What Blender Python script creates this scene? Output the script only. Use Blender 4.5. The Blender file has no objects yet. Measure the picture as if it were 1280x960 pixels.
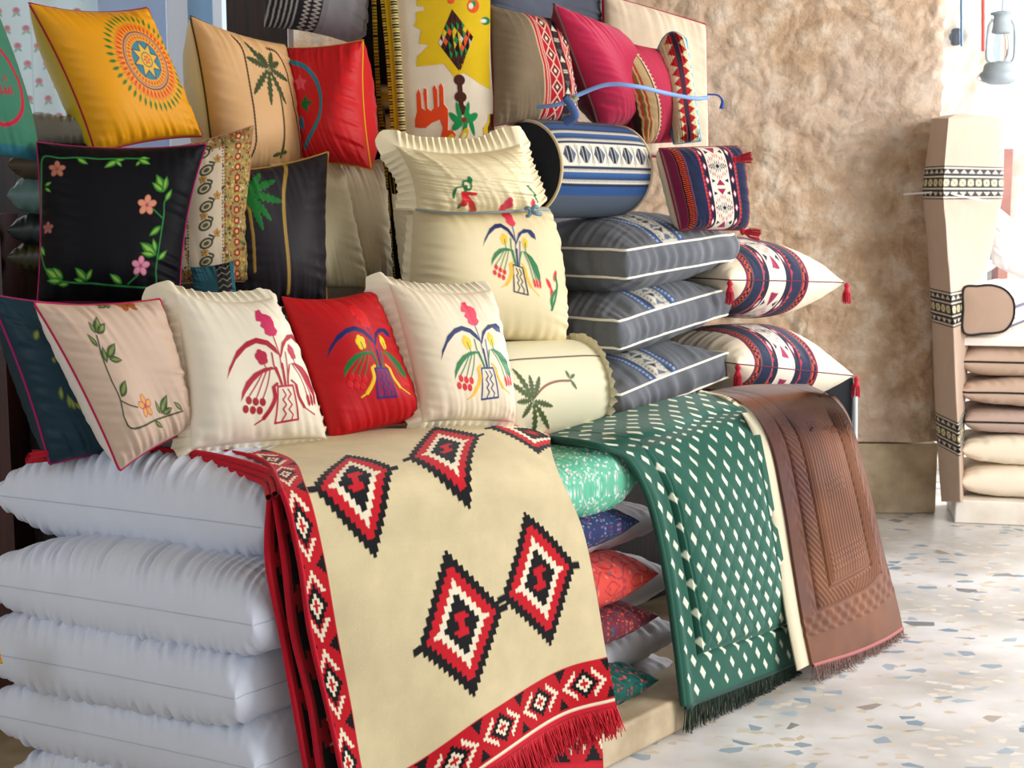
import bpy, math, random
import numpy as np
from mathutils import Vector

# ------------------------------------------------------------------ camera, world, lights
FPX = 1778.0
CAM = np.array([0.0, 0.0, 1.58])
PITCH = math.atan(240.0 / FPX)
SC = bpy.context.scene
COL = SC.collection
cam_d = bpy.data.cameras.new('camera'); cam = bpy.data.objects.new('camera', cam_d); COL.objects.link(cam)
cam.location = CAM; cam.rotation_euler = (math.pi / 2 - PITCH, 0, 0)
cam_d.sensor_width = 36; cam_d.lens = FPX / 1280 * 36; cam_d.clip_end = 200
cam_d.dof.use_dof = True; cam_d.dof.focus_distance = 3.6; cam_d.dof.aperture_fstop = 9
SC.camera = cam
SC.view_settings.view_transform = 'Standard'; SC.view_settings.look = 'None'
SC.view_settings.gamma = 1; SC.view_settings.use_curve_mapping = False
SC.view_settings.exposure = 0.0

world = bpy.data.worlds.new('daylight'); SC.world = world; world.use_nodes = True
bg = world.node_tree.nodes['Background']
bg.inputs[0].default_value = (0.78, 0.89, 1.0, 1); bg.inputs[1].default_value = 1.36

def area(name, loc, target, sx, sy, power, color):
    d = bpy.data.lights.new(name, 'AREA'); d.shape = 'RECTANGLE'; d.size = sx; d.size_y = sy
    d.energy = power; d.color = color
    o = bpy.data.objects.new(name, d); COL.objects.link(o); o.location = loc
    o.rotation_euler = (Vector(target) - Vector(loc)).to_track_quat('-Z', 'Y').to_euler()
    return o
# daylight coming in through the open arcade on the right and the doorway at the back right
area('arcade_daylight', (4.7, 3.0, 2.4), (1.3, 6.2, 0.9), 2.6, 2.4, 235, (1.0, 0.96, 0.90))
area('courtyard_daylight', (5.2, 8.7, 2.8), (2.4, 7.0, 0.9), 2.0, 2.2, 430, (0.95, 0.97, 1.0))

# added cool fill light from the viewer's left, source out of view
area('left_cool_fill', (-2.55, 1.2, 2.0), (-0.9, 3.3, 0.5), 1.2, 1.4, 25, (0.72, 0.85, 1.0))

# ------------------------------------------------------------------ helpers
def lin(h):
    if isinstance(h, str):
        c = np.array([int(h[i:i + 2], 16) / 255 for i in (0, 2, 4)])
    else:
        c = np.array(h, float) / 255
    return np.where(c <= 0.04045, c / 12.92, ((c + 0.055) / 1.055) ** 2.4)

def ray(px, py):
    f = np.array([0, math.cos(PITCH), -math.sin(PITCH)]); u = np.array([0, math.sin(PITCH), math.cos(PITCH)])
    return f * FPX + np.array([1, 0, 0]) * (px - 640) + u * (480 - py)
def at(px, py, Y):
    d = ray(px, py); return CAM + d * (Y / d[1])
def on_plane(px, py, p0, n):
    d = ray(px, py); return CAM + d * (np.dot(p0 - CAM, n) / np.dot(d, n))
def proj(P):
    q = P - CAM
    fz = q[..., 1] * math.cos(PITCH) - q[..., 2] * math.sin(PITCH)
    uy = q[..., 1] * math.sin(PITCH) + q[..., 2] * math.cos(PITCH)
    return np.stack([640 + q[..., 0] / fz * FPX, 480 - uy / fz * FPX], -1)

A50 = math.radians(50)
D1 = np.array([math.cos(A50), math.sin(A50), 0.0])      # along the front of the display
OUT = np.array([math.sin(A50), -math.cos(A50), 0.0])    # out of the front of the display
C0 = np.array([-0.43, 3.04, 0.0])                       # near front corner on the floor
UP = np.array([0, 0, 1.0])
def front(px, py, o=0.0): return on_plane(px, py, C0 + OUT * o, OUT)
def level(px, py, z): return on_plane(px, py, np.array([0, 0, z]), UP)
def dsp(s, o, z): return C0 + D1 * s + OUT * o + UP * z
def quad(pix, Y, yaw, lean, anchor=3):
    """four corner pixels TL,TR,BR,BL on one leaning plane through the anchor corner at depth Y"""
    a, l = math.radians(yaw), math.radians(lean)
    n = np.array([math.sin(a) * math.cos(l), -math.cos(a) * math.cos(l), math.sin(l)])
    p0 = at(pix[anchor][0], pix[anchor][1], Y)
    return [on_plane(x, y, p0, n) for x, y in pix]

class Noise:
    def __init__(s, seed, lo, hi, n=10):
        r = np.random.RandomState(seed); s.f = np.exp(r.uniform(math.log(lo), math.log(hi), n)); s.p = r.uniform(0, 6.28, n)
        s.a = r.uniform(0, 6.28, n); s.w = (s.f / lo) ** -0.5; s.w = s.w / np.sqrt((s.w ** 2).sum() / 2)
    def d1(s, x):
        return sum(w * np.sin(f * x + p) for f, p, w in zip(s.f, s.p, s.w))
    def d2(s, x, y):
        return sum(w * np.sin(f * (x * math.cos(a) + y * math.sin(a)) + p) for f, p, w, a in zip(s.f, s.p, s.w, s.a))

class Paint:
    """colours and stitching height laid on the cloth in the cloth's own coordinates"""
    def __init__(s, U, V, base, e=0.012):
        s.U, s.V, s.e = U, V, e
        s.c = np.empty(U.shape + (3,)); s.c[:] = lin(base); s.h = np.zeros(U.shape)
    def lay(s, m, col, h=0.0, idx=None):
        c = lin(col) if isinstance(col, (str, tuple, list)) else col
        if idx is None:
            s.c += (c - s.c) * m[..., None]; s.h = np.maximum(s.h, h * m)
        else:
            s.c[idx] += (c - s.c[idx]) * m[..., None]; s.h[idx] = np.maximum(s.h[idx], h * m)
    def box(s, pts, r):
        p = np.array(pts, float)
        return np.nonzero((s.U > p[:, 0].min() - r) & (s.U < p[:, 0].max() + r) & (s.V > p[:, 1].min() - r) & (s.V < p[:, 1].max() + r))
    def al(s, d): return np.clip(0.5 - d / s.e, 0, 1)
    def rect(s, x0, x1, y0, y1, col, h=0.0):
        d = np.maximum(np.maximum(x0 - s.U, s.U - x1), np.maximum(y0 - s.V, s.V - y1)); s.lay(s.al(d), col, h)
    def poly(s, pts, col, h=0.001):
        idx = s.box(pts, 2 * s.e)
        if len(idx[0]) == 0: return
        x, y = s.U[idx], s.V[idx]; d = np.full(x.shape, 9e9); ins = np.zeros(x.shape, bool); n = len(pts)
        for i in range(n):
            ax, ay = pts[i]; bx, by = pts[(i + 1) % n]; ex, ey = bx - ax, by - ay
            t = np.clip(((x - ax) * ex + (y - ay) * ey) / (ex * ex + ey * ey + 1e-12), 0, 1)
            d = np.minimum(d, (x - ax - t * ex) ** 2 + (y - ay - t * ey) ** 2)
            if ey != 0:
                ins ^= ((ay > y) != (by > y)) & (x < ex * (y - ay) / ey + ax)
        d = np.sqrt(d); s.lay(s.al(np.where(ins, -d, d)), col, h, idx)
    def stroke(s, pts, w, col, h=0.001, w2=None, smooth=True, prof=None):
        pts = np.array(pts, float)
        if smooth and len(pts) > 2: pts = crv(pts, 6)
        n = len(pts); ws = np.linspace(w, w if w2 is None else w2, n)
        if prof == 'leaf': ws = w * np.sin(np.linspace(0.12, math.pi - 0.05, n)) ** 0.8
        idx = s.box(pts, max(w, ws.max()) + 2 * s.e)
        if len(idx[0]) == 0: return
        x, y = s.U[idx], s.V[idx]; best = np.full(x.shape, 9e9)
        for i in range(n - 1):
            ax, ay = pts[i]; ex, ey = pts[i + 1] - pts[i]
            t = np.clip(((x - ax) * ex + (y - ay) * ey) / (ex * ex + ey * ey + 1e-12), 0, 1)
            d = np.sqrt((x - ax - t * ex) ** 2 + (y - ay - t * ey) ** 2) - (ws[i] * (1 - t) + ws[i + 1] * t) / 2
            best = np.minimum(best, d)
        s.lay(s.al(best), col, h, idx)
    def ell(s, cx, cy, rx, ry, col, rot=0.0, h=0.001, ring=None):
        r = max(rx, ry) + (ring or 0); idx = s.box([(cx, cy)], r + 2 * s.e)
        if len(idx[0]) == 0: return
        x, y = s.U[idx] - cx, s.V[idx] - cy; c, q = math.cos(rot), math.sin(rot)
        a, b = x * c + y * q, -x * q + y * c
        rr = np.sqrt((a / rx) ** 2 + (b / ry) ** 2); d = (rr - 1) * min(rx, ry)
        if ring: d = np.abs(d) - ring / 2
        s.lay(s.al(d), col, h, idx)
    def leaf(s, x, y, L, ang, w, col, h=0.001):
        """a pointed leaf from its stalk end"""
        c, q = math.cos(ang), math.sin(ang); t = np.linspace(0, 1, 9)
        up = [(x + c * L * k - q * w * math.sin(math.pi * k ** 0.85) / 2, y + q * L * k + c * w * math.sin(math.pi * k ** 0.85) / 2) for k in t]
        dn = [(x + c * L * k + q * w * math.sin(math.pi * k ** 0.85) / 2, y + q * L * k - c * w * math.sin(math.pi * k ** 0.85) / 2) for k in t[::-1]]
        s.poly(up + dn[1:-1], col, h)

def crv(pts, k=6, closed=False):
    """Catmull-Rom through the points"""
    p = np.array(pts, float); n = len(p)
    if closed: q = np.vstack([p[-1:], p, p[:2]]); m = n
    else: q = np.vstack([2 * p[:1] - p[1:2], p, 2 * p[-1:] - p[-2:-1]]); m = n - 1
    out = []
    for i in range(m):
        p0, p1, p2, p3 = q[i:i + 4]
        for j in range(k):
            t = j / k
            out.append(0.5 * (2 * p1 + (p2 - p0) * t + (2 * p0 - 5 * p1 + 4 * p2 - p3) * t * t + (3 * p1 - p0 - 3 * p2 + p3) * t ** 3))
    if not closed: out.append(p[-1])
    return np.array(out)

def resample(P, n):
    d = np.r_[0, np.cumsum(np.linalg.norm(np.diff(P, axis=0), axis=1))]; t = np.linspace(0, d[-1], n)
    return np.stack([np.interp(t, d, P[:, k]) for k in range(P.shape[1])], 1)

def surf(ctrl, nr, nc):
    """smooth surface through a grid of control points"""
    c = np.array(ctrl, float)
    a = np.stack([resample(crv(c[i], 12), nc) for i in range(c.shape[0])], 0)
    b = np.stack([resample(crv(a[:, j], 12), nr) for j in range(nc)], 1)
    return b

def grid_normals(P):
    du = np.gradient(P, axis=1); dv = np.gradient(P, axis=0); n = np.cross(du, dv)
    return n / (np.linalg.norm(n, axis=-1, keepdims=True) + 1e-12)

# ------------------------------------------------------------------ materials
MATS = {}
def cloth(rough=0.85, sheen=0.25, weave=900.0, bump=0.25, spec=0.3, noise=0.10):
    key = ('cloth', rough, sheen, weave, bump, spec, noise)
    if key in MATS: return MATS[key]
    m = bpy.data.materials.new('cloth'); m.use_nodes = True; nt = m.node_tree; N, L = nt.nodes, nt.links
    b = N['Principled BSDF']; b.inputs['Roughness'].default_value = rough; b.inputs['Sheen Weight'].default_value = sheen
    b.inputs['Sheen Roughness'].default_value = 0.5; b.inputs['Specular IOR Level'].default_value = spec
    at_ = N.new('ShaderNodeAttribute'); at_.attribute_name = 'Col'
    tc = N.new('ShaderNodeTexCoord')
    n1 = N.new('ShaderNodeTexNoise'); n1.inputs['Scale'].default_value = weave; n1.inputs['Detail'].default_value = 2
    n2 = N.new('ShaderNodeTexNoise'); n2.inputs['Scale'].default_value = 14; n2.inputs['Detail'].default_value = 3
    L.new(tc.outputs['Object'], n1.inputs['Vector']); L.new(tc.outputs['Object'], n2.inputs['Vector'])
    add = N.new('ShaderNodeMath'); add.operation = 'ADD'; L.new(n1.outputs[0], add.inputs[0]); L.new(n2.outputs[0], add.inputs[1])
    mr = N.new('ShaderNodeMapRange'); mr.inputs['From Min'].default_value = 0.6; mr.inputs['From Max'].default_value = 1.4
    mr.inputs['To Min'].default_value = 1 - noise; mr.inputs['To Max'].default_value = 1 + noise
    L.new(add.outputs[0], mr.inputs['Value'])
    mx = N.new('ShaderNodeVectorMath'); mx.operation = 'SCALE'
    L.new(at_.outputs['Color'], mx.inputs[0]); L.new(mr.outputs[0], mx.inputs['Scale']); L.new(mx.outputs[0], b.inputs['Base Color'])
    bp = N.new('ShaderNodeBump'); bp.inputs['Strength'].default_value = bump; bp.inputs['Distance'].default_value = 0.002
    L.new(n1.outputs[0], bp.inputs['Height']); L.new(bp.outputs[0], b.inputs['Normal'])
    MATS[key] = m; return m

def plain(name, color, rough=0.6, metal=0.0, color2=None, scale=20, bump=0.0, stretch=(1, 1, 1)):
    m = bpy.data.materials.new(name); m.use_nodes = True; nt = m.node_tree; N, L = nt.nodes, nt.links
    b = N['Principled BSDF']; b.inputs['Roughness'].default_value = rough; b.inputs['Metallic'].default_value = metal
    c1 = tuple(lin(color)) + (1,); c2 = tuple(lin(color2 or color)) + (1,)
    tc = N.new('ShaderNodeTexCoord'); mp = N.new('ShaderNodeMapping'); mp.inputs['Scale'].default_value = stretch
    n1 = N.new('ShaderNodeTexNoise'); n1.inputs['Scale'].default_value = scale; n1.inputs['Detail'].default_value = 6
    L.new(tc.outputs['Object'], mp.inputs[0]); L.new(mp.outputs[0], n1.inputs['Vector'])
    r = N.new('ShaderNodeValToRGB'); r.color_ramp.elements[0].position = 0.35; r.color_ramp.elements[1].position = 0.65
    r.color_ramp.elements[0].color = c1; r.color_ramp.elements[1].color = c2
    L.new(n1.outputs[0], r.inputs[0]); L.new(r.outputs[0], b.inputs['Base Color'])
    if bump:
        bp = N.new('ShaderNodeBump'); bp.inputs['Strength'].default_value = bump; bp.inputs['Distance'].default_value = 0.01
        L.new(n1.outputs[0], bp.inputs['Height']); L.new(bp.outputs[0], b.inputs['Normal'])
    return m

# ------------------------------------------------------------------ objects
REG = {}
def tag(o, label=None, cat=None, group=None, kind=None):
    if label: o['label'] = label
    if cat: o['category'] = cat
    if group: o['group'] = group
    if kind: o['kind'] = kind
    return o
def thing(name, loc, label, cat, group=None):
    o = bpy.data.objects.new(name, None); COL.objects.link(o); o.location = loc; o.empty_display_size = 0.05
    return tag(o, label, cat, group)
def put(name, V, F, col, mat, parent=None, loc=None, smooth=True):
    """one mesh object; V in world metres"""
    V = np.asarray(V, float).reshape(-1, 3); F = np.asarray(F)
    if parent is not None:
        org = np.array(parent.location)
        pp = parent.parent
        while pp is not None: org = org + np.array(pp.location); pp = pp.parent
    else:
        org = np.array(loc) if loc is not None else np.array([V[:, 0].mean(), V[:, 1].mean(), V[:, 2].min()])
    me = bpy.data.meshes.new(name); k = F.shape[1]
    me.vertices.add(len(V)); me.vertices.foreach_set('co', (V - org).ravel().astype('f'))
    me.loops.add(F.size); me.loops.foreach_set('vertex_index', F.ravel().astype('i'))
    me.polygons.add(len(F)); me.polygons.foreach_set('loop_start', np.arange(0, F.size, k).astype('i'))
    me.polygons.foreach_set('loop_total', np.full(len(F), k, 'i'))
    me.polygons.foreach_set('use_smooth', np.full(len(F), bool(smooth)))
    me.update(calc_edges=True); me.validate()
    if col is not None:
        c = np.asarray(col, float)
        if c.ndim == 1: c = np.tile(c, (len(V), 1))
        c = c.reshape(-1, 3); a = me.color_attributes.new('Col', 'FLOAT_COLOR', 'POINT')
        a.data.foreach_set('color', np.c_[np.clip(c, 0, 1), np.ones(len(c))].ravel().astype('f'))
    me.materials.append(mat)
    o = bpy.data.objects.new(name, me); COL.objects.link(o)
    if parent is not None: o.parent = parent
    else: o.location = org
    return o

def gfaces(nr, nc, wrap=False, off=0):
    i = np.arange(nr - 1)[:, None]; j = np.arange(nc if wrap else nc - 1)[None, :]; j2 = (j + 1) % nc
    return np.stack([i * nc + j, i * nc + j2, (i + 1) * nc + j2, (i + 1) * nc + j], -1).reshape(-1, 4) + off

def tube(P, r, n=8, closed=False):
    """round cord along a path; r may vary"""
    P = np.asarray(P, float); m = len(P)
    T = (np.roll(P, -1, 0) - np.roll(P, 1, 0)) if closed else np.gradient(P, axis=0)
    T /= np.linalg.norm(T, axis=1, keepdims=True) + 1e-12
    ref = np.array([0.13, 0.21, 0.97]) if abs(T[:, 2]).mean() < 0.8 else np.array([0.97, 0.21, 0.1])
    A = np.cross(T, ref); A /= np.linalg.norm(A, axis=1, keepdims=True); B = np.cross(T, A)
    r = np.broadcast_to(np.asarray(r, float), (m,)); th = np.linspace(0, 2 * math.pi, n, endpoint=False)
    V = P[:, None] + r[:, None, None] * (A[:, None] * np.cos(th)[None, :, None] + B[:, None] * np.sin(th)[None, :, None])
    F = gfaces(m, n, wrap=True)
    if closed:
        j = np.arange(n); F = np.vstack([F, np.stack([(m - 1) * n + j, (m - 1) * n + (j + 1) % n, (j + 1) % n, j], -1)])
    return V.reshape(-1, 3), F

class Bag:
    def __init__(s): s.V, s.F, s.C, s.n = [], [], [], 0
    def add(s, V, F, c=None):
        s.V.append(V); s.F.append(np.asarray(F) + s.n); s.n += len(V)
        if c is not None:
            c = np.asarray(c, float); s.C.append(np.tile(c, (len(V), 1)) if c.ndim == 1 else c.reshape(-1, 3))
        return s
    def box(s, a, b, c=None, ax=None, org=None):
        """box from corner a to b (optionally in axes ax with origin org)"""
        x = np.array([[a[0], a[1], a[2]], [b[0], a[1], a[2]], [b[0], b[1], a[2]], [a[0], b[1], a[2]],
                      [a[0], a[1], b[2]], [b[0], a[1], b[2]], [b[0], b[1], b[2]], [a[0], b[1], b[2]]], float)
        if ax is not None: x = org + x[:, :1] * ax[0] + x[:, 1:2] * ax[1] + x[:, 2:] * ax[2]
        return s.add(x, [[0, 3, 2, 1], [4, 5, 6, 7], [0, 1, 5, 4], [1, 2, 6, 5], [2, 3, 7, 6], [3, 0, 4, 7]], c)
    def put(s, name, mat, parent=None, loc=None, smooth=True):
        return put(name, np.vstack(s.V), np.vstack(s.F), np.vstack(s.C) if s.C else None, mat, parent, loc, smooth)

SATIN = dict(rough=0.55, sheen=0.0, weave=1500.0, bump=0.06, spec=0.28, noise=0.03)
COTTON = dict(rough=0.8, sheen=0.05, weave=1200.0, bump=0.15, spec=0.25, noise=0.05)
LINEN = dict(rough=0.9, sheen=0.05, weave=700.0, bump=0.5, spec=0.2, noise=0.12)
WOOL = dict(rough=0.95, sheen=0.1, weave=800.0, bump=0.6, spec=0.1, noise=0.12)
VELVET = dict(rough=0.8, sheen=0.15, weave=900.0, bump=0.3, spec=0.2, noise=0.08)

def pillow_geo(c4, T, N=150, bow=(0.06, 0.06), a=3.0, k=0.5, seed=1, puck=0.004, lump=0.01, back=1.0, ears=0.0,
               skew=(0, 0), pf=(14, 60), paint=None, base='ffffff', backc=None, e=None, pd=0.22, both=False, arc=False, uw=1.0):
    TL, TR, BR, BL = [np.array(p, float) for p in c4]
    S = np.linspace(-1, 1, N); w = 0.45; S = (1 - w) * S + w * np.sin(S * math.pi / 2)
    U, V = np.meshgrid(S, -S)
    bx = bow[0] if np.isscalar(bow[0]) else None
    bl, br = (bow[0], bow[0]) if bx is not None else bow[0]
    bt, bb = (bow[1], bow[1]) if np.isscalar(bow[1]) else bow[1]
    bu = np.where(U < 0, bl, br); bv = np.where(V > 0, bt, bb)
    U2 = U * (1 - bu * (1 - V ** 2) * np.abs(U)) ; V2 = V * (1 - bv * (1 - U ** 2) * np.abs(V))
    s, t = (U2 + 1) / 2, (V2 + 1) / 2
    W = lambda p: p[None, None, :]
    P = W(BL) * ((1 - s) * (1 - t))[..., None] + W(BR) * (s * (1 - t))[..., None] + W(TR) * (s * t)[..., None] + W(TL) * ((1 - s) * t)[..., None]
    n = np.cross((TR + BR) / 2 - (TL + BL) / 2, (TL + TR) / 2 - (BL + BR) / 2); n /= np.linalg.norm(n)
    au, av = (a, a) if np.isscalar(a) else (a if len(a) == 2 else (np.where(U > 0, a[1], a[0]), a[2]))
    core = np.clip((1 - np.abs(U) ** au) * (1 - np.abs(V) ** av), 0, 1)
    h = T / 2 * core ** k
    n1, n2, n3 = Noise(seed, *pf, 14), Noise(seed + 50, *pf, 14), Noise(seed + 90, 1.5, 5, 8)
    eg = lambda q: np.exp(-(1 - np.abs(q)) / pd) * np.clip((1 - np.abs(q)) * 12, 0, 1)
    sd = np.sign(U) * 3.1; sv = np.sign(V) * 2.3
    wr = puck * (uw * n1.d1(V + sd + 0.25 * U) * eg(U) * (1 - 0.6 * V ** 4) + n2.d1(U + sv + 0.25 * V) * eg(V) * (1 - 0.6 * U ** 4))
    lu = lump * n3.d2(U, V) * core ** 0.7
    Pf = P + n * (h + wr + lu)[..., None]; Pb = P - n * (h * back - wr * 0.8 + lu * 0.5)[..., None]
    pt = Paint(U, V, base, e or 2.6 / N)
    if arc:   # lay the print by distance over the bulging cloth
        aw = np.zeros_like(U); aw[:, 1:] = np.cumsum(np.linalg.norm(np.diff(Pf, axis=1), axis=-1), 1); bw_ = np.zeros_like(U); bw_[1:] = np.cumsum(np.linalg.norm(np.diff(Pf, axis=0), axis=-1), 0)
        pt.U = (aw - aw[:, N // 2:N // 2 + 1]) / (np.median(aw[:, -1]) / 2); pt.V = -(bw_ - bw_[N // 2:N // 2 + 1]) / (np.median(bw_[-1]) / 2)
    if paint: paint(pt)
    if pt.h.any(): Pf = Pf + n * pt.h[..., None]
    # one closed surface: front grid and back grid share the seam
    idx_f = np.arange(N * N).reshape(N, N); inner = np.zeros((N, N), bool); inner[1:-1, 1:-1] = True
    idx_b = idx_f.copy(); idx_b[inner] = N * N + np.arange(inner.sum())
    Vv = np.vstack([Pf.reshape(-1, 3), Pb[inner]])
    ff = lambda I: np.stack([I[:-1, :-1], I[1:, :-1], I[1:, 1:], I[:-1, 1:]], -1).reshape(-1, 4)
    F = np.vstack([ff(idx_f), ff(idx_b)[:, ::-1]])
    bc = lin(backc) if backc is not None else lin(base)
    C = np.vstack([pt.c.reshape(-1, 3), pt.c[inner] if both else np.tile(bc, (inner.sum(), 1))])
    rim = np.vstack([Pf[0, :-1], Pf[:-1, -1], Pf[-1, :0:-1], Pf[:0:-1, 0]])
    return Vv, F, C, rim, n, Pf

def ruffle_geo(rim, n, width, amp, pleat, seed=3, c=None, flat=0.3, lean=0.95):
    L = np.linalg.norm(np.diff(np.vstack([rim, rim[:1]]), axis=0), axis=1).sum()
    M = int(L / pleat * 12); R = resample(np.vstack([rim, rim[:1]]), M + 1)[:-1]; M = len(R)
    T = np.roll(R, -1, 0) - np.roll(R, 1, 0); O = np.cross(T, n); cen = R.mean(0)
    O *= np.sign((O * (R - cen)).sum(1, keepdims=True)); O /= np.linalg.norm(O, axis=1, keepdims=True)
    kk = max(3, int(0.025 / L * M)); ker = np.hanning(2 * kk + 1); ker /= ker.sum()
    O = np.stack([np.convolve(np.r_[O[-kk:, i], O[:, i], O[:kk, i]], ker, 'valid') for i in range(3)], 1); O /= np.linalg.norm(O, axis=1, keepdims=True)
    s = np.arange(M) / M * L; ns = Noise(seed, 6, 40, 8); ph = 2 * math.pi * s / pleat + 1.6 * ns.d1(s)
    O = O * .72 - n * lean; J = 8; rows = []
    Tn = T / np.linalg.norm(T, axis=1, keepdims=True)
    for j in range(J):
        q = j / (J - 1); wid = width * (1 + 0.10 * ns.d1(s + 9) + .06 * np.sin(ph * .5))
        rows.append(R + O * (wid * q)[:, None] + n * (amp * (q ** 0.7) * ((1 + .5 * ns.d1(s * .6 + 4)) * np.sin(ph) + flat * ns.d1(s * 1.3)))[:, None] + Tn * (0.35 * amp * q * np.sin(2 * ph + 1))[:, None])
    V = np.stack(rows, 0); return V.reshape(-1, 3), gfaces(J, M, wrap=True)

def cushion(name, c4, T, label, cat='cushion', group=None, mat=SATIN, piping=None, pr=0.0035, ruffle=None, body='cover', pipel=None, **kw):
    V, F, C, rim, n, Pf = pillow_geo(c4, T, **kw)
    REG[label] = Pf
    loc = (V[:, 0].mean(), V[:, 1].mean(), V[:, 2].min())
    if piping is None and ruffle is None:
        o = put(name, V, F, C, cloth(**mat), loc=loc); tag(o, label, cat, group); return o
    t = thing(name, loc, label, cat, group)
    put(body, V, F, C, cloth(**mat), t)
    if piping is not None:
        v, f = tube(resample(np.vstack([rim, rim[:1]]), 260)[:-1], pr, 8, True)
        p = put('piping', v, f, lin(piping), cloth(**COTTON), t)
        if pipel: p['label'] = pipel
    if ruffle is not None:
        w, amp, pl, rc = ruffle
        v, f = ruffle_geo(rim, n, w, amp, pl)
        r = put('ruffle', v, f, lin(rc), cloth(**COTTON), t)
    return t

def tassel(parent, top, L=0.06, r=0.012, color='c22a40', dirv=(0, 0, -1), seed=1):
    rs = np.random.RandomState(seed); b = Bag(); d = np.array(dirv, float); d /= np.linalg.norm(d)
    top = np.array(top, float); x = np.cross(d, [0.3, 1, 0.2]); x /= np.linalg.norm(x); y = np.cross(d, x)
    prof = [(0, .15), (.06, .5), (.14, .75), (.22, .6), (.27, .45), (.32, .6), (.5, .85)]
    P = np.array([top + d * L * q for q, _ in prof]); kv, kf = tube(P, [r * k for _, k in prof], 12)
    for i in range(46):
        a, q = rs.uniform(0, 6.28), rs.uniform(0, 1) ** 0.5; o = (x * math.cos(a) + y * math.sin(a))
        P = np.array([top + d * L * 0.28 + o * r * 0.4 * q, top + d * L * 0.55 + o * r * 0.95 * q, top + d * L * rs.uniform(.93, 1.08) + o * r * rs.uniform(.9, 1.35) * q])
        v, f = tube(crv(P, 4), 0.0011, 4); b.add(v, f, lin(color) * rs.uniform(.75, 1.15))
    o = b.put('tassel', cloth(**COTTON), parent); put('knot', kv, kf, lin(color), cloth(**COTTON), o); return o

def fringe(parent, hem, L, color, n=260, r=0.0012, seed=2, drop=(0, 0, -1), curl=0.01, dens2=0, label=None):
    rs = np.random.RandomState(seed); H = resample(np.asarray(hem), n); b = Bag(); d = np.array(drop, float)
    for i in range(n):
        j = rs.normal(0, 1, 3) * curl; l = L * rs.uniform(.8, 1.12)
        P = crv(np.array([H[i], H[i] + d * l * .5 + j * .5, H[i] + d * l + j]), 4)
        lowz = np.clip(.004 - P[:, 2], 0, 1); P = P + OUT * (lowz * .3)[:, None] + UP * lowz[:, None]   # threads lie out on the floor
        v, f = tube(P, np.linspace(r, r * 0.7, len(P)), 4); b.add(v, f, lin(color) * rs.uniform(.7, 1.2))
    o = b.put('fringe', cloth(**COTTON), parent); o['kind'] = 'stuff'
    if label: o['label'] = label
    return o

def drape(name, P, col, mat, parent, th=0.006):
    nr, nc = P.shape[:2]
    n = grid_normals(P); n = n * np.sign((n * (CAM - P)).sum(-1).mean() + 1e-9)
    Pb = P - n * th
    V = np.vstack([P.reshape(-1, 3), Pb.reshape(-1, 3)]); F1 = gfaces(nr, nc); off = nr * nc
    e = [np.arange(nc), np.arange(nc) * 1 + (nr - 1) * nc, np.arange(nr) * nc, np.arange(nr) * nc + nc - 1]
    side = [np.stack([q[:-1], q[1:], q[1:] + off, q[:-1] + off], -1) for q in e]
    C = np.vstack([col.reshape(-1, 3), col.reshape(-1, 3)])
    return put(name, V, np.vstack([F1, F1[:, ::-1] + off] + side), C, cloth(**mat), parent)

def strip_disp(P, h):
    n = grid_normals(P); n = n * np.sign((n * (CAM - P)).sum(-1).mean() + 1e-9); return P + n * h[..., None]
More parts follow.
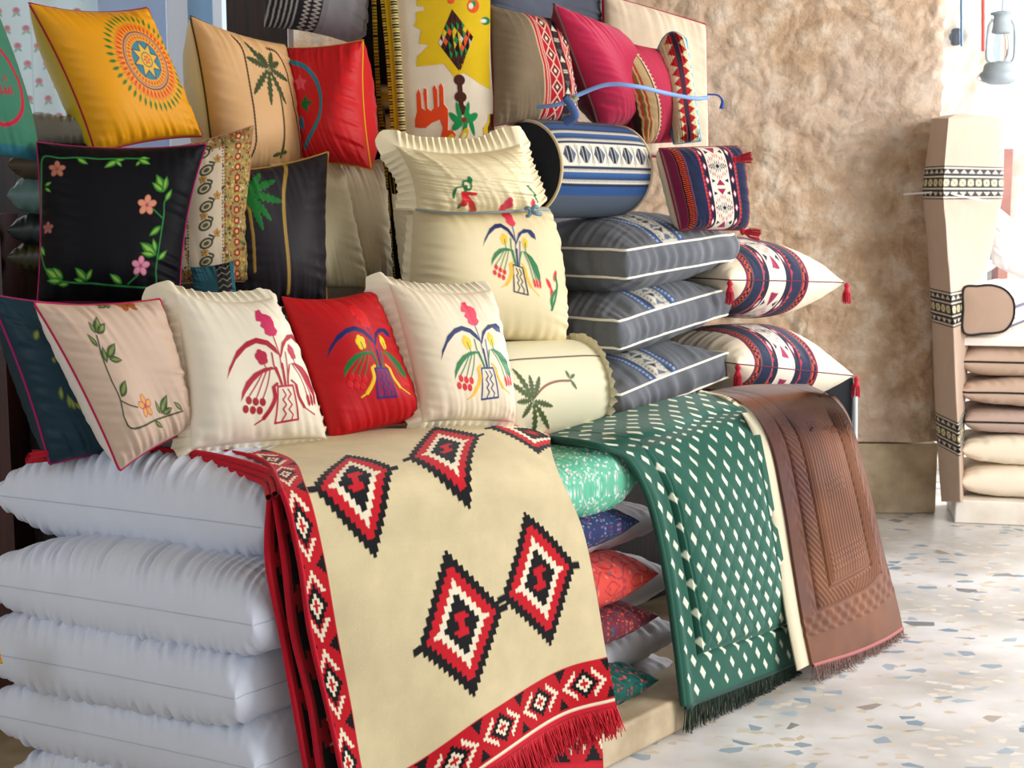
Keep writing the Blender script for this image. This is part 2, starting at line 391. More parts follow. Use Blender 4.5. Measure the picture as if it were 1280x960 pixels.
# ------------------------------------------------------------------ the setting
def stone_mat():
    m = bpy.data.materials.new('rough stone plaster'); m.use_nodes = True; nt = m.node_tree; N, L = nt.nodes, nt.links
    b = N['Principled BSDF']; b.inputs['Roughness'].default_value = 0.9; b.inputs['Specular IOR Level'].default_value = 0.2
    tc = N.new('ShaderNodeTexCoord')
    w = N.new('ShaderNodeTexNoise'); w.inputs['Scale'].default_value = 3.0; w.inputs['Detail'].default_value = 5
    mixv = N.new('ShaderNodeMixRGB'); mixv.inputs[0].default_value = 0.07
    L.new(tc.outputs['Object'], w.inputs['Vector']); L.new(tc.outputs['Object'], mixv.inputs[1]); L.new(w.outputs['Color'], mixv.inputs[2])
    n1 = N.new('ShaderNodeTexNoise'); n1.inputs['Scale'].default_value = 7.0; n1.inputs['Detail'].default_value = 9; n1.inputs['Roughness'].default_value = 0.66
    v = N.new('ShaderNodeTexNoise'); v.inputs['Scale'].default_value = 6.5; v.inputs['Detail'].default_value = 7
    v.noise_type = 'RIDGED_MULTIFRACTAL'; v.inputs['Roughness'].default_value = 0.55
    L.new(mixv.outputs[0], n1.inputs['Vector']); L.new(mixv.outputs[0], v.inputs['Vector'])
    big = N.new('ShaderNodeTexNoise'); big.inputs['Scale'].default_value = 1.3; big.inputs['Detail'].default_value = 4
    L.new(tc.outputs['Object'], big.inputs['Vector'])
    r = N.new('ShaderNodeValToRGB'); e = r.color_ramp.elements
    e[0].position = 0.36; e[0].color = tuple(lin('bb9c80')) + (1,); e[1].position = 0.62; e[1].color = tuple(lin('e4d2bd')) + (1,)
    x = r.color_ramp.elements.new(0.5); x.color = tuple(lin('d2b598')) + (1,)
    L.new(n1.outputs[0], r.inputs[0])
    mx = N.new('ShaderNodeMixRGB'); mx.blend_type = 'MIX'; mx.inputs[2].default_value = tuple(lin('dcc8b8')) + (1,)
    mr = N.new('ShaderNodeMapRange'); mr.inputs[1].default_value = 0.45; mr.inputs[2].default_value = 0.65; mr.inputs[4].default_value = 0.6
    L.new(big.outputs[0], mr.inputs[0]); L.new(mr.outputs[0], mx.inputs[0]); L.new(r.outputs[0], mx.inputs[1]); L.new(mx.outputs[0], b.inputs['Base Color'])
    ad = N.new('ShaderNodeMath'); ad.operation = 'MULTIPLY_ADD'; ad.inputs[1].default_value = 0.34
    L.new(v.outputs[0], ad.inputs[0]); L.new(n1.outputs[0], ad.inputs[2])
    bp = N.new('ShaderNodeBump'); bp.inputs['Strength'].default_value = 1.0; bp.inputs['Distance'].default_value = 0.05
    L.new(ad.outputs[0], bp.inputs['Height']); L.new(bp.outputs[0], b.inputs['Normal'])
    return m

def floor_mat():
    m = bpy.data.materials.new('terrazzo'); m.use_nodes = True; nt = m.node_tree; N, L = nt.nodes, nt.links
    b = N['Principled BSDF']; b.inputs['Roughness'].default_value = 0.32; b.inputs['Specular IOR Level'].default_value = 0.5
    tc = N.new('ShaderNodeTexCoord')
    def chips(scale, prob, shrink, off):
        mp = N.new('ShaderNodeMapping'); mp.inputs['Location'].default_value = (off, off * 1.7, 0); mp.inputs['Scale'].default_value = (.75, 1.15, 1)
        mp.inputs['Rotation'].default_value = (0, 0, off); L.new(tc.outputs['Object'], mp.inputs[0])
        a = N.new('ShaderNodeTexVoronoi'); a.voronoi_dimensions = '2D'; a.inputs['Scale'].default_value = scale
        d = N.new('ShaderNodeTexVoronoi'); d.voronoi_dimensions = '2D'; d.feature = 'DISTANCE_TO_EDGE'; d.inputs['Scale'].default_value = scale
        L.new(mp.outputs[0], a.inputs['Vector']); L.new(mp.outputs[0], d.inputs['Vector'])
        sp = N.new('ShaderNodeSeparateColor'); L.new(a.outputs['Color'], sp.inputs[0])
        c = N.new('ShaderNodeMath'); c.operation = 'LESS_THAN'; c.inputs[1].default_value = prob; L.new(sp.outputs[0], c.inputs[0])
        g = N.new('ShaderNodeMath'); g.operation = 'GREATER_THAN'; g.inputs[1].default_value = shrink; L.new(d.outputs['Distance'], g.inputs[0])
        k = N.new('ShaderNodeMath'); k.operation = 'MULTIPLY'; L.new(c.outputs[0], k.inputs[0]); L.new(g.outputs[0], k.inputs[1])
        return k, sp
    n = N.new('ShaderNodeTexNoise'); n.inputs['Scale'].default_value = 2.2; n.inputs['Detail'].default_value = 8; L.new(tc.outputs['Object'], n.inputs['Vector'])
    r = N.new('ShaderNodeValToRGB'); e = r.color_ramp.elements; e[0].position = 0.38; e[0].color = tuple(lin('a9a49e')) + (1,); e[1].position = 0.62; e[1].color = tuple(lin('cfcccb')) + (1,)
    L.new(n.outputs[0], r.inputs[0]); last = r
    for (sc, pr, sh, off, ca, cb) in ((36, 0.16, 0.05, 3.1, 'b5a48e', 'cfc8c0'), (18, 0.12, 0.16, 1.3, '6f8494', '9aa6ae'), (13.0, 0.05, 0.2, 7.7, '4d6070', 'a09080')):
        k, sp = chips(sc, pr, sh, off)
        cr = N.new('ShaderNodeMixRGB'); cr.inputs[1].default_value = tuple(lin(ca)) + (1,); cr.inputs[2].default_value = tuple(lin(cb)) + (1,); L.new(sp.outputs[1], cr.inputs[0])
        mx = N.new('ShaderNodeMixRGB'); L.new(k.outputs[0], mx.inputs[0]); L.new(last.outputs[0], mx.inputs[1]); L.new(cr.outputs[0], mx.inputs[2]); last = mx
    L.new(last.outputs[0], b.inputs['Base Color'])
    return m

# unseen shop shell, added to block the sky: roof, side wall and the wall behind the viewer leave the right side open to the day
LIME = plain('lime washed plaster', 'b9a88f', 0.9, color2='c8b9a2', scale=3)
tag(Bag().box((-2.7, -3.2, 3.3), (3.3, 5.2, 3.4)).box((-0.6, 5.2, 3.3), (3.3, 7.4, 3.4)).put('ceiling', LIME, smooth=False), kind='structure')
tag(Bag().box((-2.8, -3.2, 0), (-2.7, 5.0, 3.3)).put('wall_side', LIME, smooth=False), kind='structure')
tag(Bag().box((-1.1, -3.3, 0), (3.3, -3.2, 3.3)).put('wall_rear', LIME, smooth=False), kind='structure')
STONE = stone_mat()
PLINTH = plain('dressed stone plinth', 'a08b6e', 0.7, color2='c9b798', scale=6, bump=0.25)
DARKWOOD = plain('dark varnished wood', '1c0e09', 0.45, color2='35190f', scale=9, bump=0.1, stretch=(8, 8, 0.6))

b = Bag().box((-5, -1.5, -0.05), (8.5, 14, 0)); tag(b.put('floor', floor_mat(), loc=(0, 0, 0), smooth=False), kind='structure')

# stone wall at the back, its own rough relief on the face, ending at the doorway
XW = (1167 - 640) / FPX * 6.93
g = np.random.RandomState(5)
nx, nz = 520, 520
X, Z = np.meshgrid(np.linspace(-1.2, XW, nx), np.linspace(0.36, 3.6, nz))
na, nb = Noise(7, 9, 34, 20), Noise(8, 34, 120, 28)
wx, wz = X + .012 * na.d2(Z * .7, X * .7), Z + .012 * na.d2(X * .8 + 4, Z * .8)
rel = 0.013 * np.abs(na.d2(wx * .9, wz * 1.4)) + 0.007 * np.abs(na.d2(wz * 2.1 + 3, wx * 1.7)) + 0.005 * np.abs(nb.d2(wx * .8, wz))
edge = np.clip((XW - X) / 0.05, 0, 1)
lean_ = np.clip((2.1 - Z) / 1.5, 0, 1) * .055 * np.clip((X + .2) / (XW + .2), 0, 1)
P = np.stack([X + lean_ + (0.004 * nb.d1(Z)) * (1 - edge), 6.93 - rel * edge, Z], -1)
bw = Bag().add(P.reshape(-1, 3), gfaces(nz, nx))
bw.box((-1.2, 6.97, 0), (XW - 0.01, 7.35, 3.6))
tag(bw.put('wall_back', STONE, loc=(0, 6.93, 0)), kind='structure')
bp_ = Bag().box((-1.2, 6.90, 0), (1.02, 7.0, 0.35)).box((1.024, 6.902, 0), (XW + 0.045, 7.0, 0.352))
o = bp_.put('trim_1', PLINTH, loc=(0, 6.9, 0), smooth=False); tag(o, kind='structure')
bv = o.modifiers.new('b', 'BEVEL'); bv.width = 0.008; bv.segments = 2

# rough bright stretch of wall beyond the doorway, daylight put into its near-white colour
X, Z = np.meshgrid(np.linspace(2.36, 2.66, 60), np.linspace(0, 3.6, 300))
rel = 0.03 * na.d2(X + 5, Z) + 0.010 * nb.d2(X, Z)
P = np.stack([X + 0.02 * na.d1(Z * 2) * (X > 2.6), 8.0 - rel, Z], -1)
bw = Bag().add(P.reshape(-1, 3), gfaces(300, 60)).box((2.3, 8.08, 0), (2.64, 8.5, 3.6))
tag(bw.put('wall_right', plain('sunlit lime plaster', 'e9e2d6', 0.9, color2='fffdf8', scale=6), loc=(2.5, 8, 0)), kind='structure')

# dark timber panelling behind and left of the display
bl = Bag().box((1.25, -1.42, 0), (2.3, -1.36, 1.62), ax=(D1, OUT, UP), org=C0)
tag(bl.put('wall_left', DARKWOOD, smooth=False), kind='structure')

# stone plinth under the display
def plinth():
    b = Bag(); s0, s1 = -0.6, 2.62
    b.box((s0, -1.35, 0), (s1, 0.075, 0.105), ax=(D1, OUT, UP), org=C0); return b
o = plinth().put('stone_plinth', PLINTH, smooth=False); tag(o, 'low tan stone plinth running under the stacked pillows', 'plinth', kind='structure')
bv = o.modifiers.new('b', 'BEVEL'); bv.width = 0.012; bv.segments = 3

# ------------------------------------------------------------------ timber stand the goods are heaped on
t = thing('timber_display_stand', dsp(0.6, -0.8, 0.105), 'dark timber stepped stand behind and under the heaped cushions', 'stand')
for (s0, s1, o0, o1, z0, z1) in ((0.25, 2.3, -1.05, -0.56, 0.107, 0.80), (0.42, 1.5, -1.05, -0.64, 0.88, 1.25), (0.5, 1.5, -1.05, -0.86, 1.25, 1.58), (1.5, 2.3, -1.05, -0.95, 0.80, 1.68)):
    k = Bag().box((s0, o0, z0), (s1, o1, z1), ax=(D1, OUT, UP), org=C0).put('step', DARKWOOD, t, smooth=False)
    bv = k.modifiers.new('b', 'BEVEL'); bv.width = 0.004; bv.segments = 2

# dark post beside the window
pb = Bag(); a, c = at(283, 40, 4.6), at(352, 40, 4.6)
pb.box((a[0], 4.6, 0.0), (c[0] + .02, 4.72, 3.2)); o = pb.put('timber_post', DARKWOOD, smooth=False)
tag(o, 'dark brown timber post between the window and the grey woven cushion', 'post')
bv = o.modifiers.new('b', 'BEVEL'); bv.width = 0.006; bv.segments = 2
# cabinet side at the far left edge
a = at(-30, 400, 3.95); c = at(5, 400, 3.95)
o = Bag().box((a[0] - .3, 3.95, 0.1), (c[0], 4.1, 1.52)).put('cabinet_side', plain('red brown wood', '2a0f0a', 0.4, color2='48190f', scale=8, stretch=(8, 8, 0.6)), smooth=False)
tag(o, 'red brown wooden cabinet side at the far left edge', 'cabinet')
# dark timber end panel behind the white pillows
o = Bag().box((-2.2, 4.12, 0.0), (-1.1, 4.16, 1.05)).put('timber_end_panel', DARKWOOD, smooth=False)
tag(o, 'dark timber panel in the shadow left of the white pillows', 'panel')

o = Bag().box((at(-60, 190, 4.45)[0], 4.45, 0.0), (at(283, 190, 4.45)[0], 4.5, at(0, 186, 4.45)[2])).put('timber_backboard', DARKWOOD, smooth=False)
tag(o, 'dark backboard below the window behind the left cushions', 'board')
# window at the top left, frame and pane, with two hanging cloths
GLASS = bpy.data.materials.new('window glass'); GLASS.use_nodes = True
g_ = GLASS.node_tree.nodes['Principled BSDF']; g_.inputs['Transmission Weight'].default_value = 1; g_.inputs['Roughness'].default_value = 0.05; g_.inputs['IOR'].default_value = 1.1
def thin_cloth(name, trans=0.75):
    m = bpy.data.materials.new(name); m.use_nodes = True; nt = m.node_tree; N, L = nt.nodes, nt.links
    at_ = N.new('ShaderNodeAttribute'); at_.attribute_name = 'Col'; d = N.new('ShaderNodeBsdfDiffuse'); tr = N.new('ShaderNodeBsdfTranslucent'); mx = N.new('ShaderNodeMixShader')
    mx.inputs[0].default_value = trans
    L.new(at_.outputs['Color'], d.inputs[0]); L.new(at_.outputs['Color'], tr.inputs[0]); L.new(d.outputs[0], mx.inputs[1]); L.new(tr.outputs[0], mx.inputs[2])
    L.new(mx.outputs[0], N['Material Output'].inputs[0]); return m
YW = 5.05
a, c = at(-40, 200, YW), at(288, -30, YW)
wz0, wz1 = a[2], 3.2
wt = Bag(); fr = 0.04
for (x0, x1, z0, z1) in ((a[0], a[0] + fr, wz0, wz1), (c[0] - fr * .3, c[0] + fr, wz0, wz1), (a[0], c[0], wz0 - fr, wz0), (a[0], c[0], wz1, wz1 + fr)):
    wt.box((x0, YW, z0), (x1, YW + 0.05, z1))
tag(wt.put('window_1', DARKWOOD, smooth=False), kind='structure')
tag(Bag().box((a[0], YW + 0.02, wz0), (c[0], YW + 0.025, wz1)).put('window_1_pane', GLASS, smooth=False), kind='structure')

def hanging(name, x0, x1, y1, Y, base, paint, label, cat, wave=0.012, n=260, trans=0.75):
    p, q = at(x0, y1, Y), at(x1, y1, Y); top = 2.3
    X, Z = np.meshgrid(np.linspace(p[0], q[0], n), np.linspace(top, p[2], n)); k = Noise(len(label), 10, 50, 6)
    P = np.stack([X, Y + wave * k.d1(X) , Z], -1); pt = Paint(X - p[0], Z - p[2], base, e=0.004); paint(pt)
    o = put(name, P.reshape(-1, 3), gfaces(n, n), pt.c, thin_cloth(name, trans)); return tag(o, label, cat)
def roses(pt):
    rs = np.random.RandomState(4)
    for i in range(6):
        for j in range(15):
            x, y = 0.03 + i * 0.066 + (j % 2) * 0.03, 0.02 + j * 0.058
            pt.ell(x, y, 0.013, 0.011, 'e0a8b0'); pt.ell(x, y + 0.002, 0.007, 0.006, 'd48c96'); pt.leaf(x, y - .008, 0.02, -2.4, 0.009, 'a9c9b4'); pt.leaf(x, y - .008, 0.018, -.6, 0.009, 'a9c9b4')
    pt.stroke([(0.205, -.1), (0.21, .6)], 0.004, 'd5e5e8')
hanging('floral_curtain', -30, 128, 196, 4.9, 'eaf8f8', roses, 'pale curtain printed with pink roses in the window behind the yellow cushion', 'curtain')
hanging('plain_curtain', 128, 213, 200, 4.95, 'b4c6e4', lambda p: None, 'plain pale blue curtain beside the rose curtain in the window', 'curtain')
hanging('white_curtain', 213, 282, 200, 4.98, 'f2f7ff', lambda p: p.rect(0.075, 0.16, 0.44, 1, '8fb0cf'), 'white curtain with a blue block beside the dark post', 'curtain')
# ------------------------------------------------------------------ stacked pillows at the left end
E2 = np.array([-0.9, 0.43, 0]); E2 /= np.linalg.norm(E2)
def lying(corner, L, W, e, d, tilt=(0, 0)):
    """quad of a pillow lying flat: corner nearest the viewer, long way e, short way d -> TL,TR,BR,BL seen from above"""
    A = np.array(corner, float); B = A + e * L + UP * tilt[0]; Cc = A + d * W + UP * tilt[1]; D = B + (Cc - A)
    return [D, Cc, A, B]
SEAMW = dict(a=(3.4, 9.0, 7.0), k=0.45, N=300, bow=(0.02, 0.02), pf=(40, 170), puck=0.0065, uw=.08, lump=0.009, pd=0.55)
px_w = [(330, 660, .80), (316, 782, .80), (294, 874, .78), (318, 962, .80), (330, 1046, .74)]
zc = [0.858, 0.680, 0.515, 0.352, 0.200]
lab = ['topmost white floor pillow of the left stack, under the red blanket edge', 'second white floor pillow from the top of the left stack',
       'middle white floor pillow of the left stack', 'fourth white floor pillow from the top of the left stack', 'bottom white floor pillow of the left stack, at the lower frame edge']
for i, ((px, py, L), z, lb) in enumerate(zip(px_w, zc, lab)):
    A = level(px, py, z); c4 = lying(A, L, 0.55, E2, D1 * .96)
    cushion('floor_pillow', c4, 0.215 if i else 0.225, lb, 'pillow', 'white floor pillows stacked at the left end', dict(COTTON, bump=.08), base='d2d8e6', piping='bcc2d0', pr=.0016, pipel='thin seam', seed=20 + i, **SEAMW)
# yellow thing just entering the frame
o_ = pillow_geo(quad([(-60, 790), (-4, 790), (4, 830), (-60, 840)], 3.0, 0, 0), 0.05, N=40, base='e8a418')
tag(put('yellow_bag', o_[0], o_[1], o_[2], cloth(**SATIN)), 'sliver of a bright yellow bag at the left frame edge', 'bag')

# ------------------------------------------------------------------ floral pillow pile under the rug
def ditsy(bg_, cols, n, r, seed, vine=None):
    def f(pt):
        rs = np.random.RandomState(seed); k = Noise(seed, 3, 9, 8)
        if vine:
            for j in range(14):
                y = -1 + j / 6.5; x = np.linspace(-1, 1, 30); pt.stroke(list(zip(x, y + .08 * np.sin(x * 14 + j))), .018, vine, h=0)
        for _ in range(n):
            x, y = rs.uniform(-1, 1, 2); c = cols[rs.randint(len(cols))]; a = rs.uniform(0, 6.28); q = rs.uniform(.6, 1.2) * r
            if rs.rand() < .6: pt.leaf(x, y, q * 2.4, a, q, c, h=0)
            else:
                pt.ell(x, y, q, q * .8, c, a, h=0); pt.ell(x, y, q * .35, q * .3, cols[0], a, h=0)
    return f
fl = [((797, 598), .92, .85, 'mint green floral pillow with gathered sheen, topmost of the printed pile', '62b898', ['f0e4e0', 'd8efe6', '3f9a78', 'e0a8b0', 'e8f4ee'], 2600, .014, None, .02),
      ((800, 652), .70, .75, 'navy pillow with tiny floral print, under the mint floral pillow', '2b3562', ['8d93b8', 'b34a52', '4d7a80', '6d74a8'], 1500, .014, None, 0),
      ((824, 717), .50, .65, 'coral red pillow with curling vines between the two darker printed pillows', 'd84a40', ['4c6a78', 'a8283a', '54626f', 'e88878'], 420, .024, 'b02c34', 0),
      ((824, 770), .33, .55, 'dark maroon pillow with small red and green print, fourth in the printed pile', '6d2431', ['2f5a60', 'd8483c', '35406a', 'e06a40'], 1300, .017, None, 0),
      ((824, 850), .20, .5, 'dark teal pillow with red sprigs, lowest of the printed pile', '12564e', ['b83a48', 'd85a58', '0d3c3c', '2f8070'], 420, .03, '0b3d3a', 0)]
TH = [.20, .155, .17, .135, .15]
for i, ((px, py), z, _, lb, bgc, cols, n, r, vine, oo) in enumerate(fl):
    A = front(px, py, 0.005 + oo); c4 = [A - OUT * .42 - D1 * .5, A - OUT * .42, A, A - D1 * .5]
    cushion('printed_pillow', c4, TH[i], lb, 'pillow', 'printed pillows piled beside the green rug', SATIN if i == 0 else COTTON, base=bgc, backc=bgc, paint=ditsy(bgc, cols, n, r, 30 + i, vine), both=True, arc=True,
            N=260, a=3.0 if i else 5.0, k=.5 if i else .42, bow=(.10 if i else .02, .05), seed=40 + i, puck=.003 if i else .007, pf=(10, 60), pd=.35)
wh = [((806, 596), .12), ((834, 648), .13), ((846, 722), .15), ((852, 790), .14), ((856, 838), .12)]
wl = ['topmost white pillow behind the printed pile', 'second white pillow behind the printed pile, beside the navy one', 'white pillow behind the coral printed pillow',
      'white pillow behind the maroon printed pillow', 'lowest white pillow behind the printed pile']
for i, ((px, py), T) in enumerate(wh):
    A = front(px, py, -.09); c4 = [A - OUT * .35 - D1 * .05 + D1 * .1, A - OUT * .35 + D1 * .06, A + D1 * .06, A - D1 * .42]
    c4 = [A - OUT * .35 - D1 * .45, A - OUT * .35, A, A - D1 * .45]
    cushion('white_pillow', c4, T, wl[i], 'pillow', 'white pillows behind the printed pile', COTTON, base='dcd8dc', seed=60 + i, N=80, a=4, k=.45, bow=(.05, .05), puck=.004, pf=(10, 40), pd=.4)

# ------------------------------------------------------------------ box cushions
def box_cushion(name, A, L, W, e, d, Hs, dome, label, group, paint=None, tilt=(0, 0), seed=1, base='64676e', N=150, pip='efe9dc', sag=.03):
    """A: near upper piping corner"""
    c4 = lying(A, L, W, e, d, tilt)           # L along e, W along d
    TLq, TRq, BRq, BLq = c4
    V, F, C, rim, n, Pf = pillow_geo(c4, dome * 2, N=N, bow=(sag, sag), a=2.4, k=.75, seed=seed, puck=.004, lump=.006, paint=paint, base=base, pf=(12, 70), back=0.0001, pd=.3)
    if n[2] < 0: raise ValueError('flip')
    REG[label] = Pf
    top = Pf.reshape(-1, 3); b = Bag(); b.add(top, gfaces(N, N), None); cols = [C[:N * N]]
    V2, F2, C2, rim2, n2, Pf2 = pillow_geo(c4, dome * 2, N=60, bow=(sag, sag), a=2.4, k=.75, seed=seed + 5, puck=.004, lump=.004, base=base, pf=(12, 60), pd=.3)
    bot = Pf2 - n * 2 * (((Pf2 - BRq) @ n))[..., None] - n * Hs
    b.add(bot.reshape(-1, 3), gfaces(60, 60)); cols.append(C2[:3600])
    R = resample(np.vstack([rim, rim[:1]]), 900)[:-1]; M = len(R); cen = R.mean(0)
    O = np.cross(np.roll(R, -1, 0) - np.roll(R, 1, 0), n); O *= np.sign((O * (R - cen)).sum(1, keepdims=True)); O /= np.linalg.norm(O, axis=1, keepdims=True) + 1e-9
    kn = Noise(seed + 9, 25, 190, 16); s = np.arange(M) / M * 2.2; J = 12; rows = []
    cr = np.abs(np.sin(np.linspace(0, 2 * math.pi, M))) ** .0
    for j in range(J):
        q = j / (J - 1); bul = math.sin(math.pi * q)
        rows.append(R - n * Hs * q + O * ((.016 * bul + +.0045 * bul ** .5 * kn.d1(s + .01 * q)))[:, None])
    b.add(np.stack(rows).reshape(-1, 3), gfaces(J, M, wrap=True)); cols.append(np.tile(lin(base), (J * M, 1)))
    loc = (cen[0], cen[1], bot[..., 2].min()); t = thing(name, loc, label, 'cushion', group)
    put('cover', np.vstack(b.V), np.vstack(b.F), np.vstack(cols), cloth(rough=.85, sheen=.12, weave=800, bump=.25, spec=.2, noise=.2), t)
    for dz in (0, Hs):
        v, f = tube(R[::3] - n * dz, .0042, 8, True); put('piping', v, f, lin(pip), cloth(**COTTON), t)
    return t
def denim_band(pt):
    pt.U, pt.V = pt.V + .45, pt.U
    # woven band running across the top, in dark blue, blue and cream rows
    for a, b_, c in ((.02, .05, '2c4878'), (.05, .10, '3c5f94'), (.10, .13, '1e2c4e'), (.13, .41, 'c9c4b6'), (.41, .44, '1e2c4e'), (.44, .49, '3c5f94'), (.49, .52, '2c4878')):
        pt.rect(a, b_, -1.1, 1.1, c, .0005)
    for i in range(40):
        y = -1 + i / 20
        pt.rect(.15, .17, y, y + .02, '1e2436'); pt.rect(.37, .39, y, y + .02, '1e2436'); pt.rect(.045, .065, y, y + .025, 'c9d2e0'); pt.rect(.475, .495, y, y + .025, 'c9d2e0')
    for i in range(10):
        y = -1 + i / 5
        pt.poly([(.19, y), (.35, y), (.27, y + .08)], '232a3c', .0005); pt.poly([(.19, y + .17), (.35, y + .17), (.27, y + .09)], '5a6478', .0005)
gl = ['topmost of the three grey blue box cushions with white piping', 'middle one of the three grey blue box cushions with white piping', 'lowest of the three grey blue box cushions with white piping']
for i, (px, py, Y, Hs, tl) in enumerate(((783, 313, 4.25, .084, .035), (773, 402, 4.23, .084, .065), (775, 494, 4.22, .082, .075))):
    A = at(px, py, Y)
    # e runs back into the display, d along the front
    box_cushion('box_cushion', A, .54, .61, -OUT, D1, Hs, .09 if i == 0 else .07, gl[i], 'grey blue box cushions with white piping', denim_band, tilt=(0, tl), seed=70 + i)

# ------------------------------------------------------------------ kilim patterns
def kilim_band(pt, x0, x1, rep=2.0, vertical=True):
    """the maroon, orange, navy and cream woven band; x0..x1 across, pattern runs along v"""
    w = x1 - x0; X = lambda q: x0 + w * q
    R = lambda a, b_, c, h=.0008: pt.rect(X(a), X(b_), -1.2, 1.2, c, h)
    R(0, .035, '7a1f44'); R(.035, .10, '1b1420'); R(.10, .115, '7a1f44'); R(.115, .27, '232a46'); R(.27, .285, '8c2448'); R(.285, .37, '1f2238'); R(.37, .63, 'eadfcf')
    R(.37, .378, 'f4ead8'); R(.622, .63, 'f4ead8'); R(.63, .715, '1f2238'); R(.715, .73, '8c2448'); R(.73, .885, '232a46'); R(.885, .9, '7a1f44'); R(.9, .965, '1b1420'); R(.965, 1, '7a1f44')
    n = 40
    for i in range(n):
        y = -1 + 2 * i / n; d = 2 / n
        for q, c in ((.045, 'e0502c'), (.07, 'e0502c'), (.91, 'd84a2c'), (.94, 'd84a2c')):
            yy = y + (d / 2 if (q in (.07, .94)) else 0); pt.rect(X(q), X(q + .022), yy, yy + d * .5, c, .0008)
        for q in (.275, .72):
            pt.poly([(X(q), y), (X(q + .035), y + d * .5), (X(q), y + d)], 'e2492f' if i % 2 else 'b8304a', .0008)
    n = 6; d = 2 / n
    for i in range(n):
        y = -1 + d * i
        for q in (.328, .672):
            pt.poly([(X(q - .03), y + d * .5), (X(q), y + d * .18), (X(q + .03), y + d * .5), (X(q), y + d * .82)], '9c2850', .0008)
            pt.poly([(X(q - .015), y + d * .5), (X(q), y + d * .28), (X(q + .015), y + d * .5), (X(q), y + d * .72)], 'f0ece4', .0008)
    n = 2; d = 2 / n
    for i in range(n):
        y = -1 + d * (i + .5)
        for sx in (-1, 1):
            pt.poly([(X(.5), y + sx * d * .31), (X(.44), y + sx * d * .46), (X(.56), y + sx * d * .46)], '9c2850', .0008)
            pt.poly([(X(.39), y + sx * d * .30), (X(.39), y + sx * d * .40), (X(.44), y + sx * d * .35)], '232a46', .0008)
            pt.poly([(X(.61), y + sx * d * .30), (X(.61), y + sx * d * .40), (X(.56), y + sx * d * .35)], '232a46', .0008)
        for k in range(-4, 5):   # serrated sunburst
            x = .5 + k * .027; h1 = .34 - abs(k) * .036 + (.03 if k % 2 else 0)
            for sg in (-1, 1):
                pt.poly([(X(x - .0135), y + sg * d * (h1 - .17)), (X(x), y + sg * d * h1), (X(x + .0135), y + sg * d * (h1 - .17)), (X(x), y + sg * d * (h1 - .08))], 'a82c54', .0008)
                hh = max(h1 - .17, .05)
                pt.poly([(X(x - .013), y), (X(x), y + sg * d * hh), (X(x + .013), y)], '1f2540', .0008)
                pt.poly([(X(x - .008), y), (X(x), y + sg * d * (hh - .07)), (X(x + .008), y)], 'eadfcf', .0008)
        pt.poly([(X(.5), y + d * .05), (X(.53), y), (X(.5), y - d * .05), (X(.47), y)], '1f2540', .0008)
A40 = math.radians(40); d40 = np.array([math.cos(A40), math.sin(A40), 0]); b40 = np.array([-math.sin(A40), math.cos(A40), 0])
for i, (pa, pb, T, lb) in enumerate((((912, 350), (1056, 353), .29, 'upper of two cream tasselled cushions with kilim bands, beside the grey box cushions'),
                                     ((922, 455), (1068, 470), .27, 'lower of two cream tasselled cushions with kilim bands, above the brown rug'))):
    A = at(pa[0], pa[1], 4.62); B = at(pb[0], pb[1], 5.0)
    c4 = [A + b40 * .5 , B + b40 * .5, B, A]
    for q in (0, 1): c4[q] = c4[q] + UP * .0
    t = cushion('tasselled_cushion', c4, T, lb, 'cushion', 'tasselled kilim cushions', COTTON, piping='6a2038', pr=.002, base='ece0c8', backc='ece0c8',
                paint=lambda pt: kilim_band(pt, -.72, .36), both=True, N=330, a=2.6, k=.55, bow=(.05, .02), seed=80 + i, puck=.003, pd=.2, e=.0045)
    tassel(t, A + np.array([0, -.01, .0]), .075, .014, 'c2283c', seed=i); tassel(t, B + np.array([.005, -.01, 0]), .07, .014, 'c2283c', seed=i + 7)

# small kilim cushion on the pile
def kil_small(pt):
    pt.rect(-1.2, -1.0, -1.2, 1.2, 'd9cbb0'); kilim_band(pt, -1.0, 1.02)
c4 = quad([(824, 186), (922, 183), (929, 287), (850, 287)], 4.5, 30, 4)
t = cushion('kilim_cushion', c4, .16, 'small navy and maroon kilim cushion with red tassels beside the stone wall', 'cushion', None, WOOL, piping='8a1f3c', pr=.0035,
            base='d9cbb0', backc='d9cbb0', paint=kil_small, N=300, a=5, k=.4, bow=(.02, .0), seed=91, puck=.002, e=.005, lump=.003)
tassel(t, at(915, 200, 4.45), .06, .016, 'c2283c', dirv=(.9, -.3, .1), seed=3); tassel(t, at(925, 289, 4.42), .06, .016, 'c2283c', dirv=(.9, -.3, -.15), seed=4)

